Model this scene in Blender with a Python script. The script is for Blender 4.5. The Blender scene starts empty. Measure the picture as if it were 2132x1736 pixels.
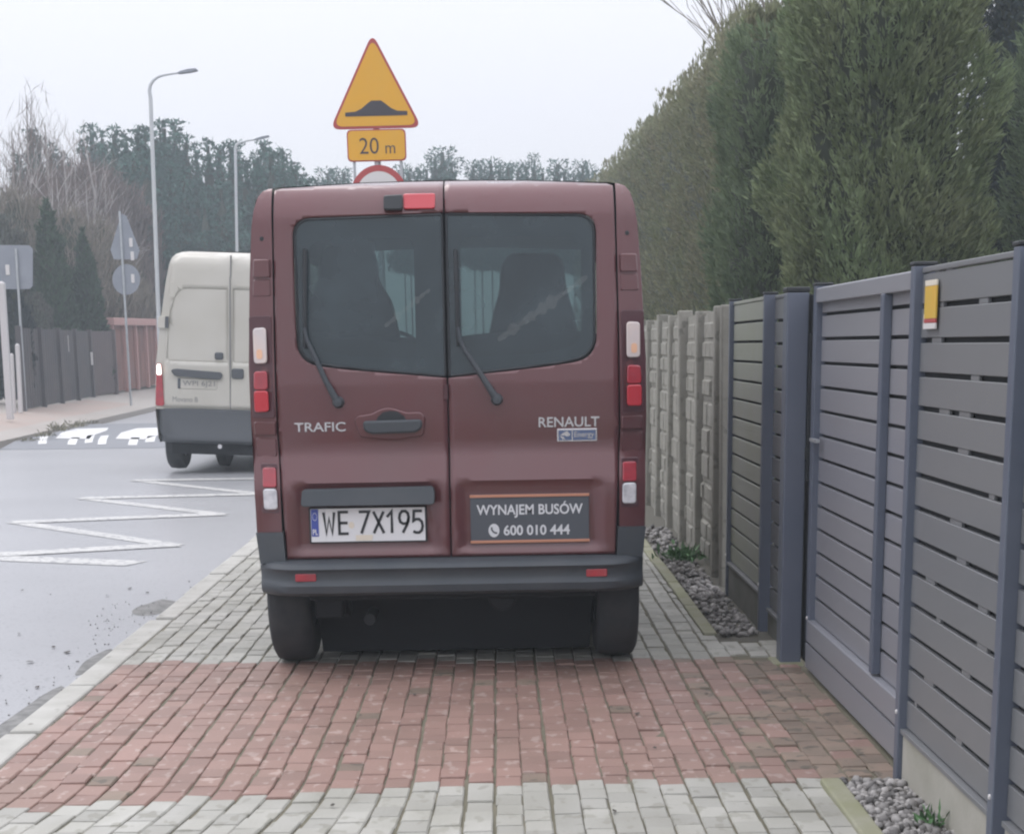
import bpy, bmesh, math, random
import numpy as np
from mathutils import Vector, Matrix, noise

random.seed(7)
RNG = np.random.default_rng(7)
SC = bpy.context.scene
COL = SC.collection

# ------------------------------------------------------------------ camera
FPX, PITCH, ROLL, CAMH = 3500.0, math.radians(12), 0.0125, 1.56      # focal length in 2132-wide picture units
PCX, PCY = 1066.0, 1463.0
YAW = math.atan(21.7 / (FPX / math.cos(PITCH)))
_f = Vector((math.sin(YAW) * math.cos(PITCH), math.cos(YAW) * math.cos(PITCH), -math.sin(PITCH)))
_r0 = Vector((math.cos(YAW), -math.sin(YAW), 0))
_u0 = _r0.cross(_f)
_r = math.cos(ROLL) * _r0 - math.sin(ROLL) * _u0
_u = math.cos(ROLL) * _u0 + math.sin(ROLL) * _r0
CAMP = Vector((0, 0, CAMH))
cam = bpy.data.cameras.new('camera')
cam.sensor_width = 36.0
cam.lens = 36.0 * FPX / 2132.0
cam.shift_y = (PCY - 868.0) / 2132.0
cam.clip_start, cam.clip_end = 0.1, 2000
camo = bpy.data.objects.new('camera', cam)
COL.objects.link(camo)
camo.matrix_world = Matrix(((_r.x, _u.x, -_f.x, CAMP.x), (_r.y, _u.y, -_f.y, CAMP.y), (_r.z, _u.z, -_f.z, CAMP.z), (0, 0, 0, 1)))
SC.camera = camo

def at(x, y, **k):
    """The point of a real plane (X=, Y= or Z=) seen at a place of the photograph (survey helper)."""
    d = _f + _r * ((x - PCX) / FPX) - _u * ((y - PCY) / FPX)
    (a, v), = k.items()
    i = 'XYZ'.index(a)
    return CAMP + d * ((v - CAMP[i]) / d[i])

# ------------------------------------------------------------------ sky and sun (bright overcast)
SUN_EL, SUN_AZ = math.radians(52), math.radians(-40)
W = bpy.data.worlds.new('World')
SC.world = W
W.use_nodes = True
nt = W.node_tree
nt.nodes.clear()
def wn(t, **k):
    n = nt.nodes.new(t)
    for a, b in k.items():
        setattr(n, a, b)
    return n
w_out, w_bg = wn('ShaderNodeOutputWorld'), wn('ShaderNodeBackground')
w_sky = wn('ShaderNodeTexSky', sky_type='NISHITA', sun_disc=False, sun_elevation=SUN_EL, sun_rotation=SUN_AZ)
w_tc, w_sep = wn('ShaderNodeTexCoord'), wn('ShaderNodeSeparateXYZ')
w_ramp = wn('ShaderNodeMapRange')
w_ramp.inputs['From Min'].default_value, w_ramp.inputs['From Max'].default_value = 0.0, 1.0
w_ramp.inputs['To Min'].default_value, w_ramp.inputs['To Max'].default_value = 5.9, 18.0      # overcast: zenith brighter than horizon
w_cl = wn('ShaderNodeCombineColor')
w_mix = wn('ShaderNodeMix', data_type='RGBA')
w_mix.inputs['Factor'].default_value = 0.9
def lk(a, b): nt.links.new(a, b)
w_tint = wn('ShaderNodeMix', data_type='RGBA', blend_type='MULTIPLY')
w_tint.inputs['Factor'].default_value = 1.0
w_tint.inputs['B'].default_value = (0.98, 0.977, 1.055, 1)
lk(w_tc.outputs['Generated'], w_sep.inputs[0])
lk(w_sep.outputs['Z'], w_ramp.inputs['Value'])
for c in ('Red', 'Green', 'Blue'):
    lk(w_ramp.outputs[0], w_cl.inputs[c])
lk(w_cl.outputs[0], w_tint.inputs['A'])
lk(w_sky.outputs[0], w_mix.inputs['A'])
lk(w_tint.outputs['Result'], w_mix.inputs['B'])
lk(w_mix.outputs['Result'], w_bg.inputs['Color'])
w_bg.inputs['Strength'].default_value = 0.1
lk(w_bg.outputs[0], w_out.inputs[0])

sun = bpy.data.lights.new('sun', 'SUN')
sun.energy, sun.angle, sun.color = 0.6, math.radians(40), (1, 0.97, 0.93)
suno = bpy.data.objects.new('sun', sun)
COL.objects.link(suno)
suno.rotation_euler = Vector((-math.sin(SUN_AZ) * math.cos(SUN_EL), -math.cos(SUN_AZ) * math.cos(SUN_EL), -math.sin(SUN_EL))).to_track_quat('-Z', 'Y').to_euler()

SC.view_settings.view_transform = 'Standard'
SC.view_settings.look = 'None'
SC.view_settings.gamma = 1
SC.view_settings.exposure = 0.38
SC.cycles.volume_bounces = 1
SC.cycles.max_bounces = 8
SC.cycles.transparent_max_bounces = 12
SC.cycles.filter_width = 2.2

# ------------------------------------------------------------------ materials
def mat(name, col, rough=0.6, metal=0.0, coat=0.0, coat_rough=0.1, var=None, scale=6.0, amount=0.5, detail=4.0, bump=0.0, bscale=60.0,
        island=0.0, spec=0.5, emit=None, leaf=0.0, spot=None, spot_scale=30.0, spot_t=0.62, squash=None):
    """Principled material; var = second base colour mixed in by object-space noise, island = brightness spread from piece to piece."""
    m = bpy.data.materials.new(name)
    m.use_nodes = True
    n, l = m.node_tree.nodes, m.node_tree.links
    b = n['Principled BSDF']
    b.inputs['Roughness'].default_value = rough
    b.inputs['Metallic'].default_value = metal
    b.inputs['Coat Weight'].default_value = coat
    b.inputs['Coat Roughness'].default_value = coat_rough
    b.inputs['Specular IOR Level'].default_value = spec
    cur = None
    tc = n.new('ShaderNodeTexCoord')
    src = tc.outputs['Object']
    if squash:
        mp = n.new('ShaderNodeMapping')
        mp.inputs['Scale'].default_value = squash
        l.new(src, mp.inputs['Vector'])
        src = mp.outputs[0]
    def noisefac(sc, lo, hi, det=detail):
        t = n.new('ShaderNodeTexNoise')
        t.inputs['Scale'].default_value = sc
        t.inputs['Detail'].default_value = det
        l.new(src, t.inputs['Vector'])
        r = n.new('ShaderNodeMapRange')
        r.inputs['From Min'].default_value, r.inputs['From Max'].default_value = lo, hi
        l.new(t.outputs['Fac'], r.inputs['Value'])
        return r.outputs[0], t
    def mix(a, bcol, fac, mode='MIX'):
        x = n.new('ShaderNodeMix')
        x.data_type = 'RGBA'
        x.blend_type = mode
        if isinstance(fac, float):
            x.inputs['Factor'].default_value = fac
        else:
            l.new(fac, x.inputs['Factor'])
        for s, v in (('A', a), ('B', bcol)):
            if isinstance(v, tuple):
                x.inputs[s].default_value = (*v[:3], 1)
            else:
                l.new(v, x.inputs[s])
        return x.outputs['Result']
    cur = tuple(col)
    if var is not None:
        f, _ = noisefac(scale, 0.5 - amount * 0.35, 0.5 + amount * 0.35)
        cur = mix(cur, tuple(var), f)
    if spot is not None:
        f, _ = noisefac(spot_scale, spot_t, spot_t + 0.05, 2.0)
        cur = mix(cur, tuple(spot), f)
    if island:
        g = n.new('ShaderNodeNewGeometry')
        r = n.new('ShaderNodeMapRange')
        r.inputs['To Min'].default_value, r.inputs['To Max'].default_value = 1 - island, 1 + island
        l.new(g.outputs['Random Per Island'], r.inputs['Value'])
        cc = n.new('ShaderNodeCombineColor')
        for c in ('Red', 'Green', 'Blue'):
            l.new(r.outputs[0], cc.inputs[c])
        cur = mix(cur, cc.outputs[0], 1.0, 'MULTIPLY')
    if isinstance(cur, tuple):
        b.inputs['Base Color'].default_value = (*cur, 1)
    else:
        l.new(cur, b.inputs['Base Color'])
    if leaf:
        tr, mx = n.new('ShaderNodeBsdfTranslucent'), n.new('ShaderNodeMixShader')
        mx.inputs[0].default_value = leaf
        if isinstance(cur, tuple):
            tr.inputs[0].default_value = (*cur, 1)
        else:
            l.new(cur, tr.inputs[0])
        l.new(b.outputs[0], mx.inputs[1])
        l.new(tr.outputs[0], mx.inputs[2])
        l.new(mx.outputs[0], n['Material Output'].inputs[0])
    if bump:
        f, t = noisefac(bscale, 0.3, 0.7, 5.0)
        bp = n.new('ShaderNodeBump')
        bp.inputs['Strength'].default_value = bump
        bp.inputs['Distance'].default_value = 0.01
        l.new(t.outputs['Fac'], bp.inputs['Height'])
        l.new(bp.outputs[0], b.inputs['Normal'])
    if emit:
        b.inputs['Emission Color'].default_value = (*emit[0], 1)
        b.inputs['Emission Strength'].default_value = emit[1]
    return m

def glass(name, tint, dust=0.15, dustcol=(0.2, 0.23, 0.26), rough=0.03):
    m = bpy.data.materials.new(name)
    m.use_nodes = True
    n, l = m.node_tree.nodes, m.node_tree.links
    n.remove(n['Principled BSDF'])
    t = n.new('ShaderNodeBsdfTransparent')
    t.inputs[0].default_value = (*tint, 1)
    d = n.new('ShaderNodeBsdfDiffuse')
    d.inputs[0].default_value = (*dustcol, 1)
    g = n.new('ShaderNodeBsdfGlossy')
    g.inputs['Roughness'].default_value = rough
    lw = n.new('ShaderNodeLayerWeight')                  # Schlick reflection, the same from both sides of a thin pane
    lw.inputs['Blend'].default_value = 0.5
    pw, fr = n.new('ShaderNodeMath'), n.new('ShaderNodeMath')
    pw.operation, fr.operation = 'POWER', 'MULTIPLY_ADD'
    pw.inputs[1].default_value = 4.0
    fr.inputs[1].default_value, fr.inputs[2].default_value = 0.9, 0.045
    l.new(lw.outputs['Facing'], pw.inputs[0])
    l.new(pw.outputs[0], fr.inputs[0])
    m1, m2 = n.new('ShaderNodeMixShader'), n.new('ShaderNodeMixShader')
    nz = n.new('ShaderNodeTexNoise')
    nz.inputs['Scale'].default_value = 5.0
    mr = n.new('ShaderNodeMapRange')
    mr.inputs['To Min'].default_value, mr.inputs['To Max'].default_value = dust * 0.6, dust * 1.4
    tc = n.new('ShaderNodeTexCoord')
    l.new(tc.outputs['Object'], nz.inputs['Vector'])
    l.new(nz.outputs['Fac'], mr.inputs['Value'])
    l.new(mr.outputs[0], m1.inputs[0])
    l.new(t.outputs[0], m1.inputs[1])
    l.new(d.outputs[0], m1.inputs[2])
    l.new(fr.outputs[0], m2.inputs[0])
    l.new(m1.outputs[0], m2.inputs[1])
    l.new(g.outputs[0], m2.inputs[2])
    l.new(m2.outputs[0], n['Material Output'].inputs[0])
    return m

M = {}
M['paint'] = mat('maroon_paint', (0.112, 0.025, 0.030), 0.36, 0.25, 1.0, 0.09, var=(0.108, 0.040, 0.041), scale=2.2, amount=0.8, bump=0.012, bscale=5)
M['lampcase'] = mat('maroon_plastic', (0.075, 0.025, 0.032), 0.3, coat=0.3)
M['blackpl'] = mat('grey_plastic', (0.045, 0.055, 0.065), 0.55, var=(0.06, 0.068, 0.076), scale=4, bump=0.05, bscale=200)
M['dark'] = mat('dark_void', (0.012, 0.014, 0.017), 0.9)
M['rubber'] = mat('tyre_rubber', (0.022, 0.026, 0.031), 0.85, var=(0.04, 0.042, 0.044), scale=10)
M['rim'] = mat('wheel_metal', (0.35, 0.36, 0.37), 0.4, 0.8)
M['lens_red'] = mat('red_lens', (0.42, 0.03, 0.045), 0.15, coat=0.5, var=(0.30, 0.03, 0.045), scale=14, spec=0.6)
M['lens_bright'] = mat('bright_red_lens', (0.50, 0.035, 0.05), 0.15, coat=0.5)
M['lens_clear'] = mat('clear_lens', (0.58, 0.53, 0.53), 0.15, coat=0.6, var=(0.66, 0.55, 0.50), scale=10)
M['bulb'] = mat('amber_bulb', (0.78, 0.47, 0.30), 0.3, coat=0.5)
M['lens_white'] = mat('white_lens', (0.72, 0.72, 0.74), 0.12, coat=0.6, var=(0.45, 0.46, 0.49), scale=24)
M['chrome'] = mat('chrome', (0.62, 0.61, 0.63), 0.25, 0.7)
M['white'] = mat('plate_white', (0.72, 0.73, 0.74), 0.4)
M['cream'] = mat('sticker_cream', (0.72, 0.66, 0.55), 0.5)
M['ink'] = mat('dark_ink', (0.02, 0.024, 0.028), 0.5)
M['blue'] = mat('plate_blue', (0.055, 0.085, 0.36), 0.4)
M['badge_blue'] = mat('badge_blue', (0.11, 0.15, 0.26), 0.35, 0.3)
M['decal'] = mat('decal_grey', (0.075, 0.085, 0.10), 0.45)
M['decal_text'] = mat('decal_text', (0.66, 0.68, 0.70), 0.5)
M['decal_orange'] = mat('decal_orange', (0.50, 0.23, 0.145), 0.5)
M['rearglass'] = glass('rear_glass', (0.105, 0.165, 0.165), 0.18, (0.20, 0.28, 0.32))
M['frit'] = mat('window_border', (0.066, 0.088, 0.105), 0.12, var=(0.08, 0.10, 0.116), scale=4)
M['pane_glare'] = glass('painted_glare', (0.95, 0.96, 0.95), 0.032, (0.40, 0.46, 0.48), 0.5)  # pale coat for the painted reflection streaks
M['frontglass'] = glass('front_glass', (0.92, 0.97, 0.95), 0.02)
M['seat'] = mat('seat_fabric', (0.035, 0.038, 0.042), 0.9)
M['cabin'] = mat('cabin_trim', (0.07, 0.075, 0.08), 0.8)
M['vanwhite'] = mat('dirty_white_paint', (0.56, 0.545, 0.495), 0.4, coat=0.3, coat_rough=0.2, var=(0.44, 0.42, 0.36), scale=1.8, amount=1.2)
M['vanline'] = mat('panel_shut_line', (0.22, 0.22, 0.215), 0.7)
M['vangrey'] = mat('grey_bumper', (0.075, 0.083, 0.092), 0.55)
M['lit_lamp'] = mat('lit_lamp', (0.9, 0.8, 0.75), 0.2, emit=((1, 0.84, 0.76), 2.2))
M['galv'] = mat('galvanised_steel', (0.40, 0.42, 0.44), 0.45, 0.5, var=(0.5, 0.52, 0.54), scale=4)
M['lamp_pole'] = mat('pale_steel_pole', (0.50, 0.52, 0.54), 0.5, 0.2, var=(0.58, 0.6, 0.6), scale=1.0)
M['signback'] = mat('sign_back_grey', (0.24, 0.26, 0.30), 0.5, 0.2, var=(0.28, 0.30, 0.34), scale=3)
M['sign_yellow'] = mat('sign_yellow', (0.74, 0.38, 0.03), 0.45, var=(0.72, 0.39, 0.045), scale=5)
M['sign_red'] = mat('sign_red', (0.42, 0.075, 0.075), 0.45)
M['sign_white'] = mat('sign_white', (0.66, 0.64, 0.63), 0.45)
M['sign_black'] = mat('sign_black', (0.06, 0.055, 0.065), 0.5)
M['slat'] = mat('grey_slats', (0.168, 0.176, 0.192), 0.42, 0.1, var=(0.208, 0.21, 0.208), scale=1.6, amount=0.9, bump=0.03, bscale=140, squash=(1, 0.08, 1))
M['slat_algae'] = mat('grey_slats_algae', (0.36, 0.37, 0.355), 0.5, 0.1, var=(0.31, 0.33, 0.235), scale=2.2, amount=0.9)
M['slat_blue'] = mat('bluish_grey_slats', (0.222, 0.235, 0.28), 0.38, 0.1, var=(0.30, 0.295, 0.30), scale=1.4, amount=0.9, bump=0.03, bscale=140, squash=(1, 0.08, 1))
M['post'] = mat('anthracite_post', (0.105, 0.125, 0.17), 0.4, 0.1, var=(0.13, 0.148, 0.19), scale=2)
M['gap'] = mat('fence_gap', (0.018, 0.02, 0.022), 0.9)
M['concrete'] = mat('fence_concrete', (0.30, 0.29, 0.255), 0.85, var=(0.21, 0.205, 0.175), scale=5, amount=0.8, spot=(0.19, 0.185, 0.16), spot_scale=16, spot_t=0.60, bump=0.3, bscale=40)
M['plinth'] = mat('plinth_concrete', (0.42, 0.405, 0.36), 0.85, var=(0.33, 0.32, 0.27), scale=4, bump=0.15, bscale=50)
M['plinth_dark'] = mat('damp_concrete', (0.20, 0.20, 0.18), 0.85, var=(0.15, 0.155, 0.13), scale=5, bump=0.15, bscale=50)
M['yellowplate'] = mat('notice_yellow', (0.70, 0.42, 0.06), 0.4, var=(0.62, 0.45, 0.09), scale=9)
M['brick_grey'] = mat('grey_paver', (0.40, 0.395, 0.36), 0.6, var=(0.28, 0.275, 0.235), scale=2.8, amount=0.7, bump=0.25, bscale=90, island=0.13, spot=(0.285, 0.28, 0.24), spot_scale=16, spot_t=0.58, squash=(1, 0.6, 1))
M['brick_red'] = mat('red_paver', (0.295, 0.182, 0.152), 0.6, var=(0.225, 0.148, 0.118), scale=2.4, amount=0.7, bump=0.25, bscale=90, island=0.13, spot=(0.34, 0.25, 0.215), spot_scale=18, spot_t=0.60, squash=(1, 0.6, 1))
M['brick_red_dirty'] = mat('soiled_red_paver', (0.235, 0.172, 0.132), 0.65, var=(0.185, 0.145, 0.11), scale=7, bump=0.25, bscale=90, island=0.2, spot=(0.12, 0.10, 0.075), spot_scale=12, spot_t=0.58)
M['joint'] = mat('mossy_joint', (0.175, 0.16, 0.115), 0.95, var=(0.125, 0.118, 0.08), scale=5, bump=0.3, bscale=150)
M['kerb'] = mat('kerb_concrete', (0.46, 0.455, 0.42), 0.75, var=(0.36, 0.355, 0.32), scale=5, bump=0.15, bscale=70, spot=(0.26, 0.25, 0.22), spot_scale=14, spot_t=0.66)
M['edge'] = mat('mossy_edging', (0.29, 0.285, 0.215), 0.85, var=(0.235, 0.24, 0.145), scale=5, bump=0.25, bscale=60)
M['asphalt'] = mat('wet_asphalt', (0.285, 0.29, 0.30), 0.35, var=(0.35, 0.355, 0.365), scale=0.45, amount=0.8, bump=0.12, bscale=160, spec=0.5, spot=(0.17, 0.175, 0.185), spot_scale=55, spot_t=0.63)
M['asphalt_dark'] = mat('hump_asphalt', (0.17, 0.178, 0.195), 0.5, bump=0.1, bscale=40)
M['roadpaint'] = mat('road_paint', (0.55, 0.55, 0.525), 0.5, var=(0.43, 0.435, 0.425), scale=3, amount=0.8, spot=(0.29, 0.295, 0.30), spot_scale=18, spot_t=0.56)
M['humppaint'] = mat('hump_paint', (0.74, 0.74, 0.73), 0.5, var=(0.60, 0.60, 0.59), scale=2)
M['dirt'] = mat('gutter_dirt', (0.25, 0.25, 0.24), 0.95, var=(0.15, 0.15, 0.145), scale=18, bump=0.5, bscale=60)
M['debris'] = mat('leaf_litter', (0.065, 0.06, 0.05), 0.9)
M['gravel'] = mat('grey_gravel', (0.25, 0.24, 0.23), 0.8, island=0.65, bump=0.2, bscale=80)
M['soil'] = mat('dark_soil', (0.11, 0.105, 0.085), 0.95)
M['ground'] = mat('rough_ground', (0.14, 0.135, 0.10), 0.95, var=(0.09, 0.10, 0.06), scale=0.6)
M['leftpave'] = mat('beige_pavement', (0.36, 0.34, 0.31), 0.75, var=(0.31, 0.275, 0.245), scale=0.35, amount=0.8, bump=0.1, bscale=20)
M['leftpave_red'] = mat('pinkish_pavement', (0.36, 0.28, 0.24), 0.75, var=(0.33, 0.285, 0.25), scale=0.6)
M['weed'] = mat('weed_green', (0.10, 0.21, 0.085), 0.7, island=0.35)
M['dryweed'] = mat('dry_weeds', (0.21, 0.20, 0.15), 0.9, island=0.4)
M['bark'] = mat('brown_bark', (0.12, 0.10, 0.085), 0.9, var=(0.085, 0.075, 0.065), scale=6)
M['birch'] = mat('birch_bark', (0.50, 0.47, 0.45), 0.8, var=(0.34, 0.31, 0.30), scale=2)
M['twig'] = mat('bare_twigs', (0.165, 0.125, 0.11), 0.9, island=0.3)
M['twig_tan'] = mat('tan_twigs', (0.20, 0.175, 0.14), 0.9, island=0.3)
M['hedge_a'] = mat('hedge_foliage_brownish', (0.215, 0.26, 0.145), 0.7, leaf=0.35, var=(0.265, 0.235, 0.16), scale=1.3, amount=0.9, island=0.28)
M['hedge_b'] = mat('hedge_foliage_blue', (0.125, 0.178, 0.110), 0.7, leaf=0.35, var=(0.19, 0.235, 0.13), scale=1.5, amount=0.9, island=0.28)
M['hedge_c'] = mat('thuja_foliage', (0.170, 0.245, 0.125), 0.7, leaf=0.35, var=(0.24, 0.255, 0.145), scale=1.3, amount=0.9, island=0.30)
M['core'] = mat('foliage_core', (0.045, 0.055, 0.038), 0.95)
M['pine'] = mat('pine_needles', (0.036, 0.094, 0.072), 0.8, island=0.4)
M['conifer'] = mat('dark_conifer', (0.034, 0.068, 0.034), 0.8, island=0.4)
M['shrub'] = mat('grey_green_shrub', (0.075, 0.09, 0.07), 0.8, island=0.4, var=(0.095, 0.09, 0.075), scale=0.8)
M['shrub_dark'] = mat('dark_shrub', (0.03, 0.045, 0.047), 0.8, island=0.4)
M['leftfence'] = mat('dark_panel_fence', (0.070, 0.068, 0.075), 0.7, var=(0.095, 0.085, 0.085), scale=1.2)
M['browngate'] = mat('brown_gate', (0.105, 0.08, 0.085), 0.7, var=(0.12, 0.095, 0.09), scale=1.5)
M['redwall'] = mat('red_wall', (0.21, 0.095, 0.075), 0.8, var=(0.15, 0.075, 0.065), scale=1.5)
M['coping'] = mat('pink_coping', (0.42, 0.25, 0.23), 0.8)
M['whitepost'] = mat('white_concrete', (0.55, 0.53, 0.53), 0.7)

# ------------------------------------------------------------------ mesh helpers
class MB:
    """Collects shapes; build() links them as ONE mesh object."""
    def __init__(s):
        s.v, s.f, s.m = [], [], []
    def add(s, vs, fs, m=0):
        o = len(s.v)
        s.v += [tuple(p) for p in vs]
        s.f += [tuple(o + i for i in q) for q in fs]
        s.m += [m] * len(fs)
        return s
    def box(s, x0, x1, y0, y1, z0, z1, m=0):
        return s.add([(x0, y0, z0), (x1, y0, z0), (x1, y1, z0), (x0, y1, z0), (x0, y0, z1), (x1, y0, z1), (x1, y1, z1), (x0, y1, z1)],
                     [(3, 2, 1, 0), (4, 5, 6, 7), (0, 1, 5, 4), (1, 2, 6, 5), (2, 3, 7, 6), (3, 0, 4, 7)], m)
    def prism(s, poly, fn, d0, d1, m=0):
        """Polygon (u, v) extruded from depth d0 to d1; fn(u, v, d) gives the 3D point."""
        n = len(poly)
        vs = [fn(u, v, d0) for u, v in poly] + [fn(u, v, d1) for u, v in poly]
        fs = [tuple(range(n)), tuple(range(2 * n - 1, n - 1, -1))] + [(i, i + n, (i + 1) % n + n, (i + 1) % n) for i in range(n)]
        return s.add(vs, fs, m)
    def tube(s, pts, rad, seg=8, m=0, caps=True):
        pts = [Vector(p) for p in pts]
        rad = rad if isinstance(rad, (list, tuple)) else [rad] * len(pts)
        o = len(s.v)
        t0 = (pts[1] - pts[0]).normalized()
        ref = Vector((1, 0, 0)) if abs(t0.x) < 0.9 else Vector((0, 1, 0))
        for i, p in enumerate(pts):
            t = (pts[min(i + 1, len(pts) - 1)] - pts[max(i - 1, 0)]).normalized()
            a = (ref - t * ref.dot(t)).normalized()
            b = t.cross(a)
            ref = a
            for k in range(seg):
                q = 2 * math.pi * k / seg
                s.v.append(tuple(p + (a * math.cos(q) + b * math.sin(q)) * rad[i]))
        for i in range(len(pts) - 1):
            for k in range(seg):
                s.f.append((o + i * seg + k, o + i * seg + (k + 1) % seg, o + (i + 1) * seg + (k + 1) % seg, o + (i + 1) * seg + k))
                s.m.append(m)
        if caps:
            s.f.append(tuple(o + k for k in reversed(range(seg)))); s.m.append(m)
            e = o + (len(pts) - 1) * seg
            s.f.append(tuple(e + k for k in range(seg))); s.m.append(m)
        return s
    def lathe(s, prof, fn, seg=28, m=0):
        """prof = [(radius, along)], fn(a, b, along) -> point."""
        o, n = len(s.v), len(prof)
        for k in range(seg):
            q = 2 * math.pi * k / seg
            for r, h in prof:
                s.v.append(tuple(fn(r * math.cos(q), r * math.sin(q), h)))
        for k in range(seg):
            for j in range(n - 1):
                s.f.append((o + k * n + j, o + ((k + 1) % seg) * n + j, o + ((k + 1) % seg) * n + j + 1, o + k * n + j + 1)); s.m.append(m)
        return s
    def sheet(s, outer, holes, fn, su=0.05, sv=0.05, m=0):
        """Flat (u, v) outline with holes, cut into a grid and laid on the surface fn(u, v)."""
        bm = bmesh.new()
        es = []
        for lp in [outer] + list(holes):
            vs = [bm.verts.new((u, v, 0)) for u, v in lp]
            es += [bm.edges.new((vs[i], vs[(i + 1) % len(vs)])) for i in range(len(vs))]
        bmesh.ops.triangle_fill(bm, use_beauty=True, use_dissolve=False, edges=es, normal=(0, 0, 1))
        us, vv = [p[0] for p in outer], [p[1] for p in outer]
        for lo, hi, st, ax in ((min(us), max(us), su, 0), (min(vv), max(vv), sv, 1)):
            if not st:
                continue
            k = math.floor(lo / st) + 1
            while k * st < hi:
                co, no = [0, 0, 0], [0, 0, 0]
                co[ax], no[ax] = k * st, 1
                bmesh.ops.bisect_plane(bm, geom=bm.verts[:] + bm.edges[:] + bm.faces[:], plane_co=co, plane_no=no, dist=1e-6)
                k += 1
        bmesh.ops.remove_doubles(bm, verts=bm.verts, dist=1e-5)
        bm.verts.index_update()
        vs = [fn(v.co.x, v.co.y) for v in bm.verts]
        fs = [tuple(v.index for v in (f.verts if f.normal.z > 0 else reversed(f.verts))) for f in bm.faces]
        bm.free()
        return s.add(vs, fs, m)
    def build(s, name, mats, parent=None, smooth=None, bevel=0.0, solid=0.0, seg=2, origin=None):
        me = bpy.data.meshes.new(name)
        vs = s.v
        if origin is not None:
            vs = [(x - origin[0], y - origin[1], z - origin[2]) for x, y, z in vs]
        me.from_pydata(vs, [], s.f)
        mats = mats if isinstance(mats, (list, tuple)) else [mats]
        for q in mats:
            me.materials.append(M[q] if isinstance(q, str) else q)
        if len(mats) > 1:
            me.polygons.foreach_set('material_index', s.m)
        if smooth is not None:
            me.polygons.foreach_set('use_smooth', [True] * len(me.polygons))
            me.set_sharp_from_angle(angle=math.radians(smooth))
        me.update()
        o = bpy.data.objects.new(name, me)
        COL.objects.link(o)
        if origin is not None:
            o.location = origin
        if parent is not None:
            o.parent = parent
        if solid:
            d = o.modifiers.new('thick', 'SOLIDIFY')
            d.thickness, d.offset = solid, -1
        if bevel:
            d = o.modifiers.new('bevel', 'BEVEL')
            d.width, d.segments, d.limit_method, d.angle_limit = bevel, seg, 'ANGLE', math.radians(35)
            d.harden_normals = False
        return o

def tag(o, label=None, cat=None, group=None, kind=None):
    for k, v in (('label', label), ('category', cat), ('group', group), ('kind', kind)):
        if v:
            o[k] = v
    return o
def empty(name, loc, label, cat, group=None):
    o = bpy.data.objects.new(name, None)
    o.empty_display_size = 0.2
    o.location = loc
    COL.objects.link(o)
    return tag(o, label, cat, group)
def copy_tree(o, parent=None):
    c = o.copy()
    COL.objects.link(c)
    if parent is not None:
        c.parent = parent
    for ch in [q for q in bpy.data.objects if q.parent == o]:
        copy_tree(ch, c)
    return c
def rpoly(pts, radii, n=6):
    """Polygon with rounded corners."""
    out = []
    N = len(pts)
    for i, p in enumerate(pts):
        r = radii[i] if isinstance(radii, (list, tuple)) else radii
        p = Vector((p[0], p[1], 0))
        if r <= 0:
            out.append((p.x, p.y)); continue
        a, b = Vector((*pts[i - 1], 0)) - p, Vector((*pts[(i + 1) % N], 0)) - p
        la, lb = a.length, b.length
        a.normalize(); b.normalize()
        d = min(r, la * 0.49, lb * 0.49)
        for k in range(n + 1):
            t = k / n
            q = (p + a * d) * (1 - t) ** 2 + p * 2 * t * (1 - t) + (p + b * d) * t * t
            out.append((q.x, q.y))
    return out
def interp(tab, x):
    return float(np.interp(x, [a for a, b in tab], [b for a, b in tab]))
def text(mb, s, fn, x0, x1, z0, z1, bold=0.0, m=0, depth=0.0):
    """Lettering as mesh, fitted to the box x0..x1, z0..z1; fn(u, v) -> point."""
    c = bpy.data.curves.new('t', 'FONT')
    c.body = s
    c.offset = bold
    c.resolution_u = 4
    o = bpy.data.objects.new('t', c)
    COL.objects.link(o)
    dg = bpy.context.evaluated_depsgraph_get()
    me = bpy.data.meshes.new_from_object(o.evaluated_get(dg))
    co = np.array([v.co[:] for v in me.vertices])
    lo, hi = co.min(0), co.max(0)
    vs = [fn(x0 + (p[0] - lo[0]) / (hi[0] - lo[0]) * (x1 - x0), z0 + (p[1] - lo[1]) / (hi[1] - lo[1]) * (z1 - z0)) for p in co]
    mb.add(vs, [tuple(p.vertices) for p in me.polygons], m)
    bpy.data.objects.remove(o)
    bpy.data.meshes.remove(me)
    bpy.data.curves.remove(c)
def stroke(mb, pts, w, fn, m=0):
    """Letter stroke of width w along the polyline pts (u, v) with round-free mitred joints."""
    P = [Vector((*p, 0)) for p in pts]
    L, R = [], []
    for i, p in enumerate(P):
        d0 = (P[i] - P[i - 1]).normalized() if i else None
        d1 = (P[i + 1] - P[i]).normalized() if i < len(P) - 1 else None
        d = ((d0 or d1) + (d1 or d0)).normalized()
        nrm = Vector((-d.y, d.x, 0))
        k = w / 2
        if d0 and d1:
            k /= max(0.45, nrm.dot(Vector((-d0.y, d0.x, 0))))
        L.append(p + nrm * k); R.append(p - nrm * k)
    vs = [fn(q.x, q.y) for q in L] + [fn(q.x, q.y) for q in R]
    n = len(P)
    mb.add(vs, [(i, i + 1, n + i + 1, n + i) for i in range(n - 1)], m)

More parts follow.
